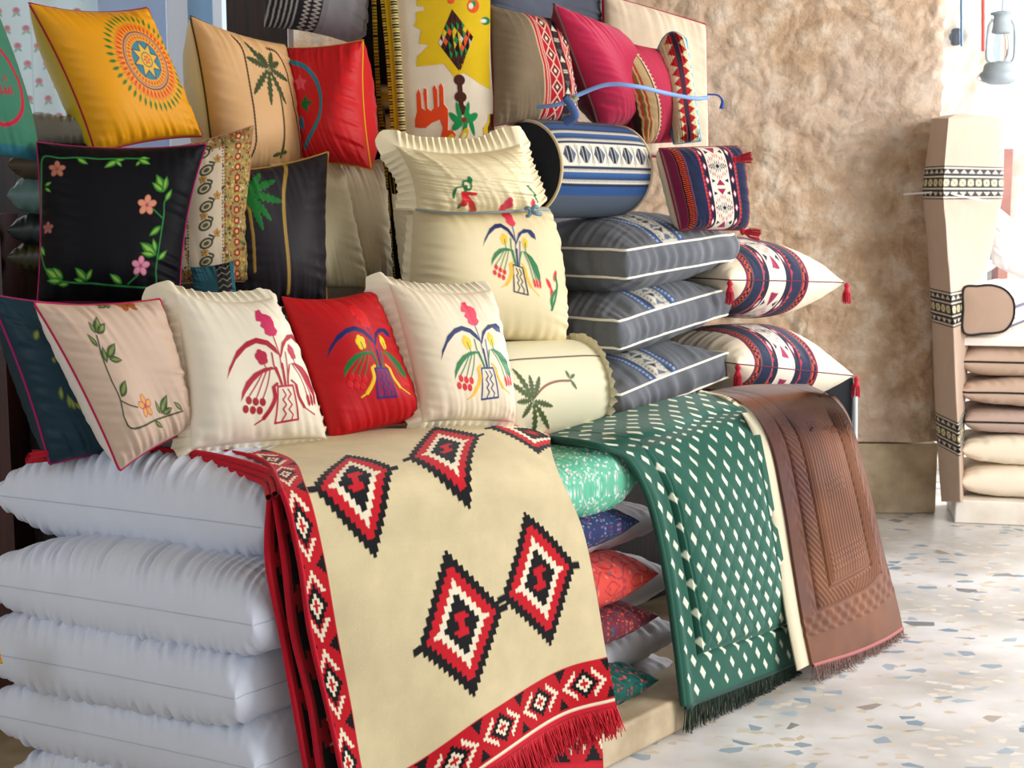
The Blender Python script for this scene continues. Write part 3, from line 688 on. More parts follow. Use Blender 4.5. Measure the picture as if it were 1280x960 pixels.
# ------------------------------------------------------------------ bolsters
def bolster(name, c_left, c_right, Ry, Rz, label, paint, base, endc, mat, pip=None, ruf=None, N=(200, 150), seed=1, theta0=math.pi * .5, puck=.0):
    a = np.array(c_right) - np.array(c_left); L = np.linalg.norm(a); ax = a / L
    e1 = np.cross(ax, UP); e1 /= np.linalg.norm(e1); e2 = np.cross(e1, ax)   # e1 points out towards the viewer, e2 up
    if np.dot(e1, CAM - c_left) < 0: e1 = -e1
    n1, n0 = N; th = np.linspace(0, 2 * math.pi, n1, endpoint=False); tt = np.linspace(0, 1, n0)
    TH_, TT = np.meshgrid(th, tt)
    k = Noise(seed, 8, 50, 12)
    rr = 1 - .05 * np.abs(2 * TT - 1) ** 6 + puck * k.d1(TH_ * 1.0) * np.abs(2 * TT - 1) ** 4
    P = np.array(c_left) + ax * (TT * L)[..., None] + (e1 * Ry) * (np.cos(TH_) * rr)[..., None] + (e2 * Rz) * (np.sin(TH_) * rr)[..., None]
    W = (TH_ + math.pi) % (2 * math.pi) - math.pi
    pt = Paint(TT * L, W * (Ry + Rz) / 2, base, e=.003); paint(pt)
    P = P + (e1 * (np.cos(TH_) * pt.h)[..., None] + e2 * (np.sin(TH_) * pt.h)[..., None])
    REG[label] = P
    loc = ((c_left + c_right) / 2)[0], ((c_left + c_right) / 2)[1], P[..., 2].min(); t = thing(name, loc, label, 'bolster')
    put('cover', P.reshape(-1, 3), gfaces(n0, n1, wrap=True), pt.c, cloth(**mat), t)
    for c, s_, row in ((c_left, -1, 0), (c_right, 1, -1)):
        R, J = P[row], 14; q = np.linspace(1, 0.001, J)
        V = np.stack([c + (R - c) * x + ax * s_ * .035 * (1 - x * x) for x in q]); put('end_panel', V.reshape(-1, 3), gfaces(J, n1, wrap=True), lin(endc), cloth(**mat), t)
        if pip:
            v, f = tube(R[::2], .005, 8, True); put('piping', v, f, lin(pip), cloth(**COTTON), t)
        if ruf and s_ > 0:
            v, f = ruffle_geo(R, ax * s_, ruf[0], ruf[1], ruf[2], lean=0); put('ruffle', v, f, lin(ruf[3]), cloth(**COTTON), t)
    return t
def blue_weave(pt):
    # stripes at heights w around the roll (w=0 faces the viewer level, up positive)
    S = lambda a, b_, c: pt.rect(-1, 2, a, b_, c, .0006)
    S(-.2, .4, '4c5768'); S(-.085, -.055, '2a4e84'); S(-.055, -.045, '1d2a48'); S(-.045, -.033, 'd9d2c2'); S(-.033, -.010, '365a90'); S(-.010, 0, 'd9d2c2'); S(0, .008, '1d2a48')
    S(.008, .082, 'ddd6c6'); S(.082, .090, '1d2a48'); S(.090, .10, 'd9d2c2'); S(.10, .122, '365a90'); S(.122, .134, 'd9d2c2'); S(.134, .142, '1d2a48'); S(.142, .17, '2a4e84'); S(.17, .178, '1d2a48')
    for i in range(64):
        x = i * .0075
        for y in (-.040, -.006, .094, .127): pt.rect(x, x + .003, y, y + .006, '2a3040', .0006)
        for y0 in (-.032, .101): pt.poly([(x, y0), (x + .006, y0), (x + .003, y0 + .013)], '1c2744', .0006)
    for i in range(7):
        x = i * .068 + .01
        pt.poly([(x, .045), (x + .018, .018), (x + .018, .072)], '3b4456', .0006); pt.poly([(x + .034, .045 - .027), (x + .034, .045 + .027), (x + .020, .072), (x + .020, .018)], '1d2436', .0006)
        pt.poly([(x + .054, .045), (x + .036, .018), (x + .036, .072)], '59647a', .0006); pt.stroke([(x + .061, .012), (x + .061, .078)], .002, '2a3040', smooth=False)
        pt.stroke([(x + .054, .018), (x + .068, .072)], .0018, '2a3040', smooth=False); pt.stroke([(x + .054, .072), (x + .068, .018)], .0018, '2a3040', smooth=False)
cl, cr = at(655, 211, 4.30), at(768, 214, 4.62)
bolster('blue_striped_bolster', cl, cr, .156, .148, 'blue and cream woven bolster with a dark navy round end', blue_weave, '4c5768', '22252d', dict(LINEN, noise=.1), pip='cdbb98', seed=5, N=(420, 220))
# ------------------------------------------------------------------ standing cushions
def nop(pt): pass
PAINT = {}
def deco(name): return PAINT.get(name, nop)
# needlework coordinates on each cover, (across, up) in -1..1
SEW = {
 'v_flower': [(0.259, 0.794), (0.354, 0.817), (0.35, 0.744), (0.415, 0.728), (0.477, 0.693), (0.48, 0.602), (0.448, 0.524), (0.476, 0.464), (0.405, 0.393), (0.292, 0.382), (0.222, 0.419), (0.24, 0.495), (0.193, 0.537), (0.243, 0.605), (0.165, 0.623), (0.193, 0.7)],
 'v_stem': [(0.351, 0.401), (0.356, 0.242), (0.353, 0.103), (0.331, -0.059)],
 'v_arcL': [(-0.574, -0.183), (-0.505, -0.034), (-0.319, 0.189), (-0.121, 0.317), (0.057, 0.37), (0.235, 0.324), (0.332, 0.22), (0.36, 0.103), (0.289, 0.154), (0.176, 0.254), (0.029, 0.287), (-0.151, 0.221), (-0.362, 0.068), (-0.498, -0.086)],
 'v_arcR': [(0.353, 0.103), (0.466, 0.295), (0.642, 0.41), (0.837, 0.44), (0.919, 0.384), (0.924, 0.292), (0.803, 0.307), (0.725, 0.365), (0.567, 0.308), (0.47, 0.216), (0.369, 0.076)],
 'v_fl1': [(0.054, 0.096)],
 'v_fl2': [(0.607, 0.163)],
 'v_fl1s': [(0.062, 0.029), (0.082, -0.039)],
 'v_fl2s': [(0.598, 0.093), (0.6, 0.011)],
 'v_fanL': [(-0.408, -0.481), (-0.374, -0.353), (-0.28, -0.224), (-0.123, -0.111), (0.05, -0.05), (0.179, -0.036), (0.243, -0.078), (0.166, -0.076), (-0.003, -0.123), (-0.16, -0.228), (-0.303, -0.355)],
 'v_fanR': [(0.488, -0.005), (0.593, 0.019), (0.749, -0.035), (0.863, -0.148), (0.896, -0.311), (0.854, -0.449), (0.773, -0.378), (0.724, -0.243), (0.654, -0.11), (0.569, -0.017)],
 'v_s1': [(0.041, -0.077), (-0.116, -0.257), (-0.275, -0.422)],
 'v_s2': [(0.087, -0.079), (-0.039, -0.26), (-0.151, -0.435)],
 'v_s3': [(0.14, -0.075), (0.054, -0.264), (-0.053, -0.445)],
 'v_s4': [(0.546, -0.018), (0.64, -0.192), (0.689, -0.49)],
 'v_s5': [(0.6, -0.008), (0.703, -0.203), (0.766, -0.474)],
 'v_s6': [(0.641, -0.042), (0.744, -0.242), (0.839, -0.456)],
 'v_b1': [(-0.281, -0.466), (-0.342, -0.576)],
 'v_b2': [(-0.174, -0.487), (-0.229, -0.594)],
 'v_b3': [(-0.067, -0.497), (-0.123, -0.604)],
 'v_b4': [(0.688, -0.463), (0.694, -0.517)],
 'v_b5': [(0.763, -0.455), (0.762, -0.51)],
 'v_b6': [(0.844, -0.442), (0.832, -0.497)],
 'v_i1': [(0.233, 0.145), (0.218, -0.056), (0.269, -0.245)],
 'v_i2': [(0.24, -0.057), (0.254, -0.151), (0.268, -0.272)],
 'v_i3': [(0.356, -0.006), (0.337, -0.166), (0.325, -0.279)],
 'v_i4': [(0.477, 0.158), (0.428, -0.06), (0.371, -0.253)],
 'v_i5': [(0.479, -0.019), (0.406, -0.167), (0.372, -0.275)],
 'v_vase': [(0.199, -0.302), (0.447, -0.292), (0.468, -0.747), (0.108, -0.784)],
 'v_z1': [(0.273, -0.347), (0.306, -0.42), (0.247, -0.48), (0.29, -0.546), (0.237, -0.604), (0.276, -0.667), (0.215, -0.76)],
 'v_z2': [(0.356, -0.341), (0.39, -0.409), (0.329, -0.472), (0.382, -0.548), (0.324, -0.611), (0.386, -0.682), (0.352, -0.761)],
 'v_hL': [(0.201, -0.264), (0.135, -0.315), (0.128, -0.453), (0.05, -0.582), (-0.063, -0.707), (-0.193, -0.784)],
 'v_hR': [(0.449, -0.227), (0.508, -0.29), (0.518, -0.438), (0.585, -0.579), (0.772, -0.685)],
 'aff_red': [(1, -0.174), (-0.023, 0.897), (-0.21, 0.14)],
 'aff_cream': [(0.999, 0.004), (-0.062, 0.95), (-0.084, 0.026)],
 'aff_tied': [(0.513, -0.206), (-0.041, 0.864), (-0.006, 0.416)],
 'yc': [(0.336, 0.134), (-0.349, 0.395), (0.256, -0.625), (0.087, 0.797), (0.035, 0.382), (0.587, -0.309)],
 'be_c': [(0.225, 0.471)],
 'be_tips': [(-0.214, 0.583), (-0.163, 0.817), (-0.218, 0.07), (0.096, -0.069), (0.445, -0.037), (0.618, 0.326), (0.484, 0.598), (0.076, 0.698), (0.386, 0.748)],
 'be_trunk': [(0.26, 0.384), (0.343, 0.101), (0.316, -0.276), (0.261, -0.743)],
 'be_d1': [(-0.369, 0.871), (-0.267, 0.736), (-0.246, 0.508), (-0.282, 0.04), (-0.355, -0.386), (-0.372, -0.592), (-0.502, -0.86)],
 'be_d2': [(0.329, 0.807), (0.525, 0.759), (0.636, 0.5), (0.652, 0.099), (0.701, -0.379), (0.78, -0.801)],
 'be_tuft': [(0.24, -0.826), (0.047, -0.775), (0.369, -0.735), (0.264, -0.674)],
 're_ring': [(-0.59, 0.708), (-0.239, 0.611), (0.03, 0.368), (0.18, 0.027), (0.079, -0.3), (-0.508, -0.742)],
 're_star': [(-0.371, 0.329)],
 're_leaf': [(-0.231, -0.008)],
 're_blob': [(-0.459, -0.335)],
 'bk_vine1': [(0.341, 0.816), (0.04, 0.816), (-0.244, 0.8), (-0.483, 0.81), (-0.724, 0.792), (-0.932, 0.8), (-0.97, 0.54), (-0.992, 0.173), (-1.009, -0.213), (-0.91, -0.587), (-0.685, -0.757), (-0.214, -0.793), (0.196, -0.813), (0.612, -0.787), (0.624, -0.563), (0.64, -0.217), (0.647, 0.076), (0.629, 0.247), (0.682, 0.361)],
 'bk_fl': [(-0.761, 0.642), (0.394, 0.202), (0.401, -0.553), (-0.883, -0.096)],
 'bk_stems': [(0.483, 0.155), (0.633, 0.051), (0.377, -0.665), (0.248, -0.781)],
 'bk_leaf0': [(-0.519, 0.802), (-0.029, 0.791), (-0.053, 0.791), (-0.065, 0.791), (0.236, 0.779), (0.208, 0.809), (0.231, 0.823), (-0.926, 0.434), (-0.927, 0.409), (0.601, 0.371), (0.6, 0.376), (0.596, 0.371), (0.636, 0.252), (0.629, -0.047), (0.611, -0.404), (0.601, -0.367), (0.591, -0.406), (0.642, -0.464), (-0.657, -0.758), (-0.643, -0.734), (-0.657, -0.758), (-0.557, -0.797), (-0.311, -0.761), (-0.351, -0.773), (-0.324, -0.761), (0.166, -0.785), (-1.009, -0.298), (-0.988, -0.352)],
 'bk_leaf1': [(-0.382, 0.714), (-0.187, 0.671), (0.022, 0.691), (0.053, 0.799), (0.194, 0.708), (0.369, 0.73), (0.34, 0.822), (-0.834, 0.478), (-0.842, 0.348), (0.464, 0.595), (0.606, 0.575), (0.422, 0.489), (0.705, 0.411), (0.474, -0.177), (0.358, -0.262), (0.535, -0.203), (0.388, -0.392), (0.762, -0.337), (-0.919, -0.591), (-0.791, -0.589), (-0.873, -0.748), (-0.713, -0.804), (-0.481, -0.597), (-0.49, -0.736), (-0.249, -0.614), (-0.011, -0.669), (-0.917, -0.439), (-1.014, -0.453)],
 'ch_dot': [(0.094, 0.99), (-0.068, 0.497), (-0.09, -0.083), (0.017, -0.812)],
 'ch_c': [(-0.764, 0.656)],
 'ch_tips': [(-0.726, 0.886), (-0.427, 0.914), (-0.197, 0.774), (-0.102, 0.449), (-0.365, 0.222), (-0.528, 0.113), (-0.717, 0.436)],
 'ch_trunk': [(-0.799, 0.646), (-0.74, 0.329), (-0.693, -0.108), (-0.664, -0.419)],
 'fc_vine': [(-0.461, 0.542), (-0.532, 0.286), (-0.566, 0.037), (-0.584, -0.237), (-0.632, -0.608), (0.035, -0.648), (0.631, -0.676)],
 'fc_fl': [(-0.15, -0.427), (0.336, 0.947)],
 'fc_st': [(-0.576, -0.277), (-0.471, -0.35), (-0.337, -0.407)],
 'fc_leaf0': [(-0.442, 0.563), (-0.426, 0.561), (-0.462, 0.569), (-0.528, 0.401), (-0.508, 0.193), (-0.454, 0.25), (-0.446, 0.236), (-0.551, -0.231), (0.123, -0.596), (0.15, -0.602), (0.196, -0.613), (-0.05, -0.656), (0.624, -0.659), (0.038, 1.005), (0.023, 0.991), (0.06, 1.005), (0.06, 1.005)],
 'fc_leaf1': [(-0.288, 0.801), (-0.227, 0.699), (-0.468, 0.742), (-0.59, 0.581), (-0.453, 0.405), (-0.223, 0.42), (-0.227, 0.193), (-0.332, -0.051), (0.121, -0.397), (0.401, -0.377), (0.425, -0.576), (0.094, -0.786), (0.486, -0.502), (-0.148, 1.005), (-0.143, 0.929), (-0.014, 0.91), (0.058, 0.943)],
 'dt_leaf0': [(-0.719, 0.454), (-0.644, -0.272), (-0.549, -0.375), (-0.483, -0.404), (-0.376, -0.411), (-0.576, 0.173)],
 'dt_leaf1': [(-0.606, 0.587), (-0.585, -0.108), (-0.513, -0.208), (-0.497, -0.241), (-0.462, -0.305), (-0.547, 0.246)],
 'tu_green': [(-0.383, -0.154), (-0.589, -0.517), (-0.49, -0.827), (-0.299, 0.025)],
 'tu_red': [(-0.436, -0.362), (-0.437, -0.723), (-0.236, -0.922), (-0.283, -0.389)],
 'tu_g2': [(0.698, -0.191), (0.812, -0.439), (0.914, -0.705)],
 'tu_r2': [(0.774, -0.714)],
 'tu_fl': [(0.249, -0.732)],
 'tl_red': [(0.571, -0.152), (0.601, -0.295), (0.685, -0.032)],
 'tl_g': [(0.695, -0.031), (0.692, -0.203), (0.595, -0.526), (0.595, -0.353)],
 'pb_c': [(0.07, 0.004)],
 'pb_tips': [(0.023, 0.102), (0.003, 0.06), (0.07, 0.077), (0.103, 0.071), (0.018, 0.002), (0.041, -0.046), (0.103, -0.113), (0.15, -0.093), (0.142, -0.018)],
 'pb_trunk': [(0.07, 0.007), (0.112, 0.04), (0.158, 0.053), (0.207, 0.053)],
 'pb_tuft': [(0.208, 0.058), (0.202, 0.084), (0.23, 0.071), (0.228, 0.027)],
 'pb_top': [(0.016, 0.113), (0.088, 0.133), (0.158, 0.144), (0.257, 0.166)],
 'pb_bot': [(0.134, -0.14), (0.207, -0.106), (0.296, -0.071)],
 'tp_field': [(-0.497, 0.769), (-0.476, 0.633), (-0.338, 0.624), (-0.318, 0.595), (-0.495, 0.575), (-0.494, 0.478), (-0.554, 0.44), (-0.396, 0.401), (-0.416, 0.342), (-0.438, 0.264), (-0.254, 0.255), (-0.383, 0.186), (-0.484, 0.147), (-0.505, 0.04), (0.036, 0.069), (0.215, -0.058), (0.415, -0.019), (0.735, -0.127), (0.953, -0.186), (1.023, 0.769)],
 'tp_camel': [(-0.613, -0.552), (-0.603, -0.483), (-0.552, -0.403), (-0.54, -0.226), (-0.482, -0.176), (-0.449, -0.226), (-0.448, -0.364), (-0.38, -0.388), (-0.402, -0.226), (-0.382, -0.167), (-0.328, -0.176), (-0.338, -0.364), (-0.271, -0.395), (-0.213, -0.364), (-0.214, -0.167), (-0.163, -0.137), (-0.123, -0.186), (-0.134, -0.354), (-0.101, -0.344), (-0.087, -0.147), (-0.036, -0.117), (-0, -0.167), (-0.014, -0.324), (0.057, -0.374), (0.051, -0.483), (0.03, -0.582), (0.115, -0.582), (0.179, -0.625), (0.14, -0.685), (-0.026, -0.711), (-0.128, -0.661), (-0.064, -0.562), (-0.111, -0.479), (-0.271, -0.512), (-0.395, -0.562), (-0.554, -0.562)],
 'tp_blobs': [(0.316, -0.088), (0.316, -0.255), (0.32, -0.38)],
 'tp_gf': [(0.353, -0.482)],
 'tp_dia': [(0.205, 0.604), (0.626, 0.333), (0.319, 0.001), (-0.067, 0.274)],
 'tp_drop': [(0.332, -0.641)],
 'tp_blk': [(0.336, -0.751), (0.576, -0.77)],
 'tp_side': [(0.932, -0.423), (0.712, -0.582), (0.653, -0.681), (0.875, -0.8)],
 'tp_ring': [(0.077, -0.661)],
 'tp_top1': [(0.625, 0.634)],
 'tp_top2': [(0.845, 0.488)],
 'tp_top3': [(0.184, 0.682)],
 'ln_L': [(-0.439, 0.834), (-0.316, 0.591), (-0.142, 0.248), (-0.068, -0.171), (-0.053, -0.565), (-0.023, -0.986)],
 'ln_R': [(0.974, 0.733), (0.915, 0.256), (0.921, -0.177), (0.824, -0.605)],
 'ln_C': [(0.249, 0.553), (0.419, 0.147), (0.428, -0.267), (0.408, -0.49)],
 'st_b': [(-0.32, 0.866), (-0.472, 0.389), (-0.566, -0.191), (-0.702, 0.967), (-0.953, 1.011)],
 'zz': [(0.24, 0.975), (0.091, 0.556), (0.117, 0.028), (0.106, -0.772), (-0.441, 0.944), (0.959, 0.601)],
 'tq': [(0.886, -0.214), (0.647, 0.27), (0.345, -0.68), (0.564, -0.234), (0.677, -0.22), (0.507, -0.097)],
}
def vase(pt, C, M=None, k=1.0, detail=True):
    M = np.array(M) if M else None
    def T(key, f=None):
        p = np.array(SEW['v_' + key], float)
        if M is not None: p = np.c_[p, np.ones(len(p))] @ M
        return [tuple(q) for q in p]
    H = .0013; w = .027 * k
    def flower(c, r, col):
        for i in range(5):
            a = i * 1.2566 + .5; pt.ell(c[0] + r[0] * .5 * math.cos(a), c[1] + r[1] * .5 * math.sin(a), r[0] * .52, r[1] * .52, col, h=H)
        pt.ell(c[0], c[1], r[0] * .6, r[1] * .6, col, h=H)
    pt.poly(T('flower'), C['flower'], H)
    pt.stroke(T('stem'), w * .8, C['stem'], H); pt.poly(T('arcL'), C['arc'], H); pt.poly(T('arcR'), C['arc'], H)
    sx = math.hypot(*(np.array(T('vase')[1]) - np.array(T('vase')[0]))) / .21
    for key, st, rx in (('fl1', 'fl1s', .085), ('fl2', 'fl2s', .062)):
        flower(T(key)[0], (rx * sx, .10 * (sx * .5 + .5)), C['small'])
        pt.stroke([T(key)[0]] + T(st), w * .7, C['fan'], H)
    for key in ('fanL', 'fanR'): pt.poly(T(key), C['fan'], H)
    for key in ('s1', 's2', 's3', 's4', 's5', 's6'): pt.stroke(T(key), w * .75, C['fan'], H)
    for key in ('b1', 'b2', 'b3', 'b4', 'b5', 'b6'):
        for q in T(key): pt.ell(q[0], q[1], (.042 if key < 'b4' else .026) * sx, .050 * (sx * .5 + .5), C['bead'], h=H)
    pt.stroke(T('i1'), w, C['fan'], H); pt.stroke(T('i2'), w * 1.6, C['fan'], H); pt.stroke(T('i3'), w * 1.6, C['arc'], H)
    pt.stroke(T('i4'), w * .8, C['stem'], H); pt.stroke(T('i5'), w, C['fan'], H)
    v = T('vase')
    if C.get('fill'): pt.poly(v, C['fill'], H)
    pt.stroke(v + v[:1], w * 1.1, C['vase'], H, smooth=False)
    pt.stroke(T('z1'), w * .85, C['vase'], H, smooth=False); pt.stroke(T('z2'), w * .85, C['vase'], H, smooth=False)
    pt.stroke(T('hL'), w * 1.5, C['handle'], H, prof='leaf' if False else None, w2=w * .8); pt.stroke(T('hL')[1:5], w * 2.3, C['handle'], H)
    pt.stroke(T('hR'), w * 1.3, C['handle'], H, w2=w * .7); pt.stroke(T('hR')[1:4], w * 1.9, C['handle'], H)
CR = dict(flower='c42c5c', stem='a81c34', arc='a8142c', small='b41c40', fan='a8142c', bead='a01024', vase='b4183c', handle='a8142c')
MC = dict(flower='e0405c', stem='2a4488', arc='10265e', small='ecc02a', fan='1a7440', bead='cc1c2a', vase='243c7c', handle='ecb42c')
RC = dict(flower='d4141c', stem='2a3888', arc='101f60', small='f0c81c', fan='147038', bead='d0141c', vase='232c78', handle='f0c020', fill='8c1448')
PAINT['vase_white'] = lambda pt: vase(pt, CR)
PAINT['vase_red'] = lambda pt: vase(pt, RC, SEW['aff_red'])
PAINT['vase_cream'] = lambda pt: vase(pt, MC, SEW['aff_cream'])
def tied_low(pt):
    vase(pt, dict(MC, vase='1a1c3a'), SEW['aff_tied'], k=.75)
    for i, q in enumerate(SEW['tl_red']): pt.ell(q[0], q[1], .028, .085, 'cc1c2a', .3 - .3 * i)
    pt.stroke(SEW['tl_g'][:3], .035, '1a7440'); pt.stroke([SEW['tl_g'][1], SEW['tl_g'][3], SEW['tl_g'][2]], .05, '1a7440', prof='leaf')
PAINT['tied_low'] = tied_low
def tied_up(pt):
    a, b_, c_, d_ = SEW['tu_green']; g1 = '1a7440'
    pt.stroke([a, ((a[0] + b_[0]) / 2 - .06, (a[1] + b_[1]) / 2 + .1), b_], .04, g1); pt.stroke([a, c_], .05, g1); pt.ell(a[0] + .02, a[1] + .02, .06, .13, g1, ring=.03); pt.ell(d_[0], d_[1], .04, .12, g1)
    for q in SEW['tu_red'][1:]: pt.stroke([SEW['tu_red'][0], q], .085, 'cc1c2a', w2=.10)
    pt.stroke(SEW['tu_g2'], .06, g1); pt.ell(SEW['tu_r2'][0][0], SEW['tu_r2'][0][1], .05, .13, 'e0405c')
    q = SEW['tu_fl'][0]
    for dx, dy in ((0, .05), (-.05, -.08), (.05, -.02), (.0, -.15), (.04, .14)): pt.ell(q[0] + dx, q[1] + dy, .05, .11, 'e0405c')
PAINT['tied_up'] = tied_up
def mandala(pt):
    cx, cy = SEW['yc'][0]; U, V = pt.U.copy(), pt.V.copy()
    # ring radii measured across and up
    rx, ry = .68, .76; pt.U, pt.V = (U - cx) / rx, (V - cy) / ry; e0 = pt.e; pt.e = e0 * 1.6; H = .0011
    def petals(n, r0, r1, w, col, off=0.0):
        for i in range(n):
            a = 2 * math.pi * (i + off) / n; pt.leaf(r0 * math.cos(a), r0 * math.sin(a), r1 - r0, a, w, col, H)
    petals(42, .80, 1.0, .062, '2c7424'); petals(42, .71, .82, .03, '8aa63a', .0)
    petals(42, .58, .76, .055, 'd8361c', .5); petals(42, .66, .80, .03, 'e8662a', 0)
    pt.ell(0, 0, .56, .56, '233070', ring=.028, h=H); pt.ell(0, 0, .51, .51, '3a3a8c', ring=.014, h=H)
    petals(36, .40, .49, .042, 'd8402a'); pt.ell(0, 0, .375, .375, '2c7c8c', h=H)
    st = []
    for i in range(16):
        a = math.pi * i / 8 + .2; r = .37 if i % 2 == 0 else .20; st.append((r * math.cos(a), r * math.sin(a)))
    pt.poly(st, 'e0b02c', H); pt.stroke(st + st[:1], .022, '1e2c5c', H, smooth=False)
    pt.ell(0, 0, .135, .135, '1e2c5c', ring=.02, h=H)
    for i in range(6): a = i * 1.047; pt.ell(.06 * math.cos(a), .06 * math.sin(a), .035, .02, 'd4301c', a, h=H)
    pt.U, pt.V, pt.e = U, V, e0
PAINT['yellow'] = mandala
def frond(pt, c, tip, w, col, H=.001):
    """saw edged palm frond"""
    c, t = np.array(c), np.array(tip); d = t - c; L = np.linalg.norm(d); d = d / L; n = np.array([-d[1], d[0]]); a, b_ = [], []; m = 7
    for i in range(m + 1):
        q = i / m; ww = w * math.sin(math.pi * (q * .85 + .08)); p = c + d * L * q
        a.append(tuple(p + n * ww)); b_.append(tuple(p - n * ww))
        if i < m: p2 = p + d * L * .085; a.append(tuple(p2 + n * ww * .55)); b_.append(tuple(p2 - n * ww * .55))
    pt.poly([tuple(c)] + a[1:] + [tuple(t)] + b_[:0:-1], col, H)
def dots(pt, pts, r, col, n):
    P = resample(crv(pts, 10), n)
    for p in P: pt.ell(p[0], p[1], r, r * 1.5, col)
def beige(pt):
    c = SEW['be_c'][0]; pt.stroke(SEW['be_trunk'], .030, '4a3c1c', w2=.05)
    for t in SEW['be_tips']: frond(pt, c, t, .065, '36441a')
    for t in SEW['be_tuft']: frond(pt, SEW['be_trunk'][-1], t, .04, '3c4a1e')
    for k in ('be_d1', 'be_d2'): dots(pt, SEW[k], .020, '3c1c10', 38); pt.stroke(SEW[k], .010, '3c1c10')
PAINT['beige'] = beige
def redc(pt):
    pt.stroke(SEW['re_ring'], .085, '1c7c8c', .0015)
    x, y = SEW['re_star'][0]; pt.poly([(x + .18 * math.cos(a) * (1 if i % 2 == 0 else .55), y + .15 * math.sin(a) * (1 if i % 2 == 0 else .55)) for i, a in enumerate(np.linspace(.3, 6.58, 11)[:-1])], 'd84a54')
    x, y = SEW['re_leaf'][0]; pt.poly([(x - .2, y - .02), (x - .02, y + .14), (x + .02, y + .05), (x + .17, y + .02), (x + .03, y - .05), (x, y - .16)], '14642c')
    x, y = SEW['re_blob'][0]; pt.ell(x, y, .07, .12, '1c6c84')
PAINT['red'] = redc
def flower5(pt, x, y, r, col, edge, ctr, k=1.0, rot=.3):
    for i in range(5):
        a = rot + i * 1.2566; pt.ell(x + r * .58 * math.cos(a), y + r * .58 * math.sin(a) * k, r * .46, r * .34 * (k * .5 + .5), edge, a); pt.ell(x + r * .60 * math.cos(a), y + r * .60 * math.sin(a) * k, r * .37, r * .25 * (k * .5 + .5), col, a)
    pt.ell(x, y, r * .14, r * .14, ctr)
def leaves(pt, A_, B_, w, c1, c2):
    for a, b_ in zip(A_, B_):
        dx, dy = b_[0] - a[0], b_[1] - a[1]; L = math.hypot(dx, dy); an = math.atan2(dy, dx)
        pt.leaf(a[0], a[1], L, an, max(w, L * .42), c1); pt.leaf(a[0] + dx * .15, a[1] + dy * .15, L * .72, an, max(w, L * .42) * .42, c2)
def blackc(pt):
    pt.stroke(SEW['bk_vine1'], .020, '2c7c3c')
    pt.stroke(SEW['bk_stems'][:2], .018, '2c7c3c'); pt.stroke(SEW['bk_stems'][2:], .018, '2c7c3c')
    leaves(pt, SEW['bk_leaf0'], SEW['bk_leaf1'], .045, '2f7c2c', '8cb04a')
    for i, (x, y) in enumerate(SEW['bk_fl']): flower5(pt, x, y, (.105, .125, .125, .075)[i], ('b07058', 'd89078', 'd088a0', '9c6058')[i], ('9c6048', 'c87c60', 'b86880', '8c5450')[i], 'b04060')
PAINT['black'] = blackc
def charcoal(pt):
    pt.stroke(SEW['ch_trunk'], .05, 'a8843c'); c = SEW['ch_c'][0]
    for t in SEW['ch_tips']: frond(pt, c, t, .075, '1c6c2c')
    for dx in (-.016, .016): dots(pt, [(a + dx, b_) for a, b_ in SEW['ch_dot']], .017, 'b09048' if dx < 0 else 'a8843c', 52)
PAINT['charcoal'] = charcoal
def flowerc(pt):
    pt.stroke(SEW['fc_vine'], .026, '3c4428'); pt.stroke(SEW['fc_st'], .02, '3c4428')
    leaves(pt, SEW['fc_leaf0'], SEW['fc_leaf1'], .06, '3c4c28', '7c8c4c')
    (x, y), (x2, y2) = SEW['fc_fl']; flower5(pt, x, y, .155, 'd8a04c', 'b43c50', 'b02c48'); flower5(pt, x2, y2, .15, 'b8642c', '8c4c2c', '5c2c1c', .45)
PAINT['flower'] = flowerc
PAINT['dteal'] = lambda pt: leaves(pt, SEW['dt_leaf0'], SEW['dt_leaf1'], .05, '5c6c2c', '8c9444')
def palmbol(pt):
    c = SEW['pb_c'][0]; pt.stroke(SEW['pb_trunk'], .007, '8c5440')
    for t in SEW['pb_tips']: frond(pt, c, t, .011, '4c5c34')
    for t in SEW['pb_tuft'][1:]: frond(pt, SEW['pb_tuft'][0], t, .007, '4c6440')
    for y in (.132, -.150):
        x = -.01
        while x < .5: pt.poly([(x, y - .002), (x + .003, y + .003), (x + .006, y - .002), (x + .003, y - .004)], '4a2c24', .0008); x += .005
        pt.rect(-.1, 1, y - .0016, y + .0016, '4a2c24', .0008)
PAINT['palmb'] = palmbol
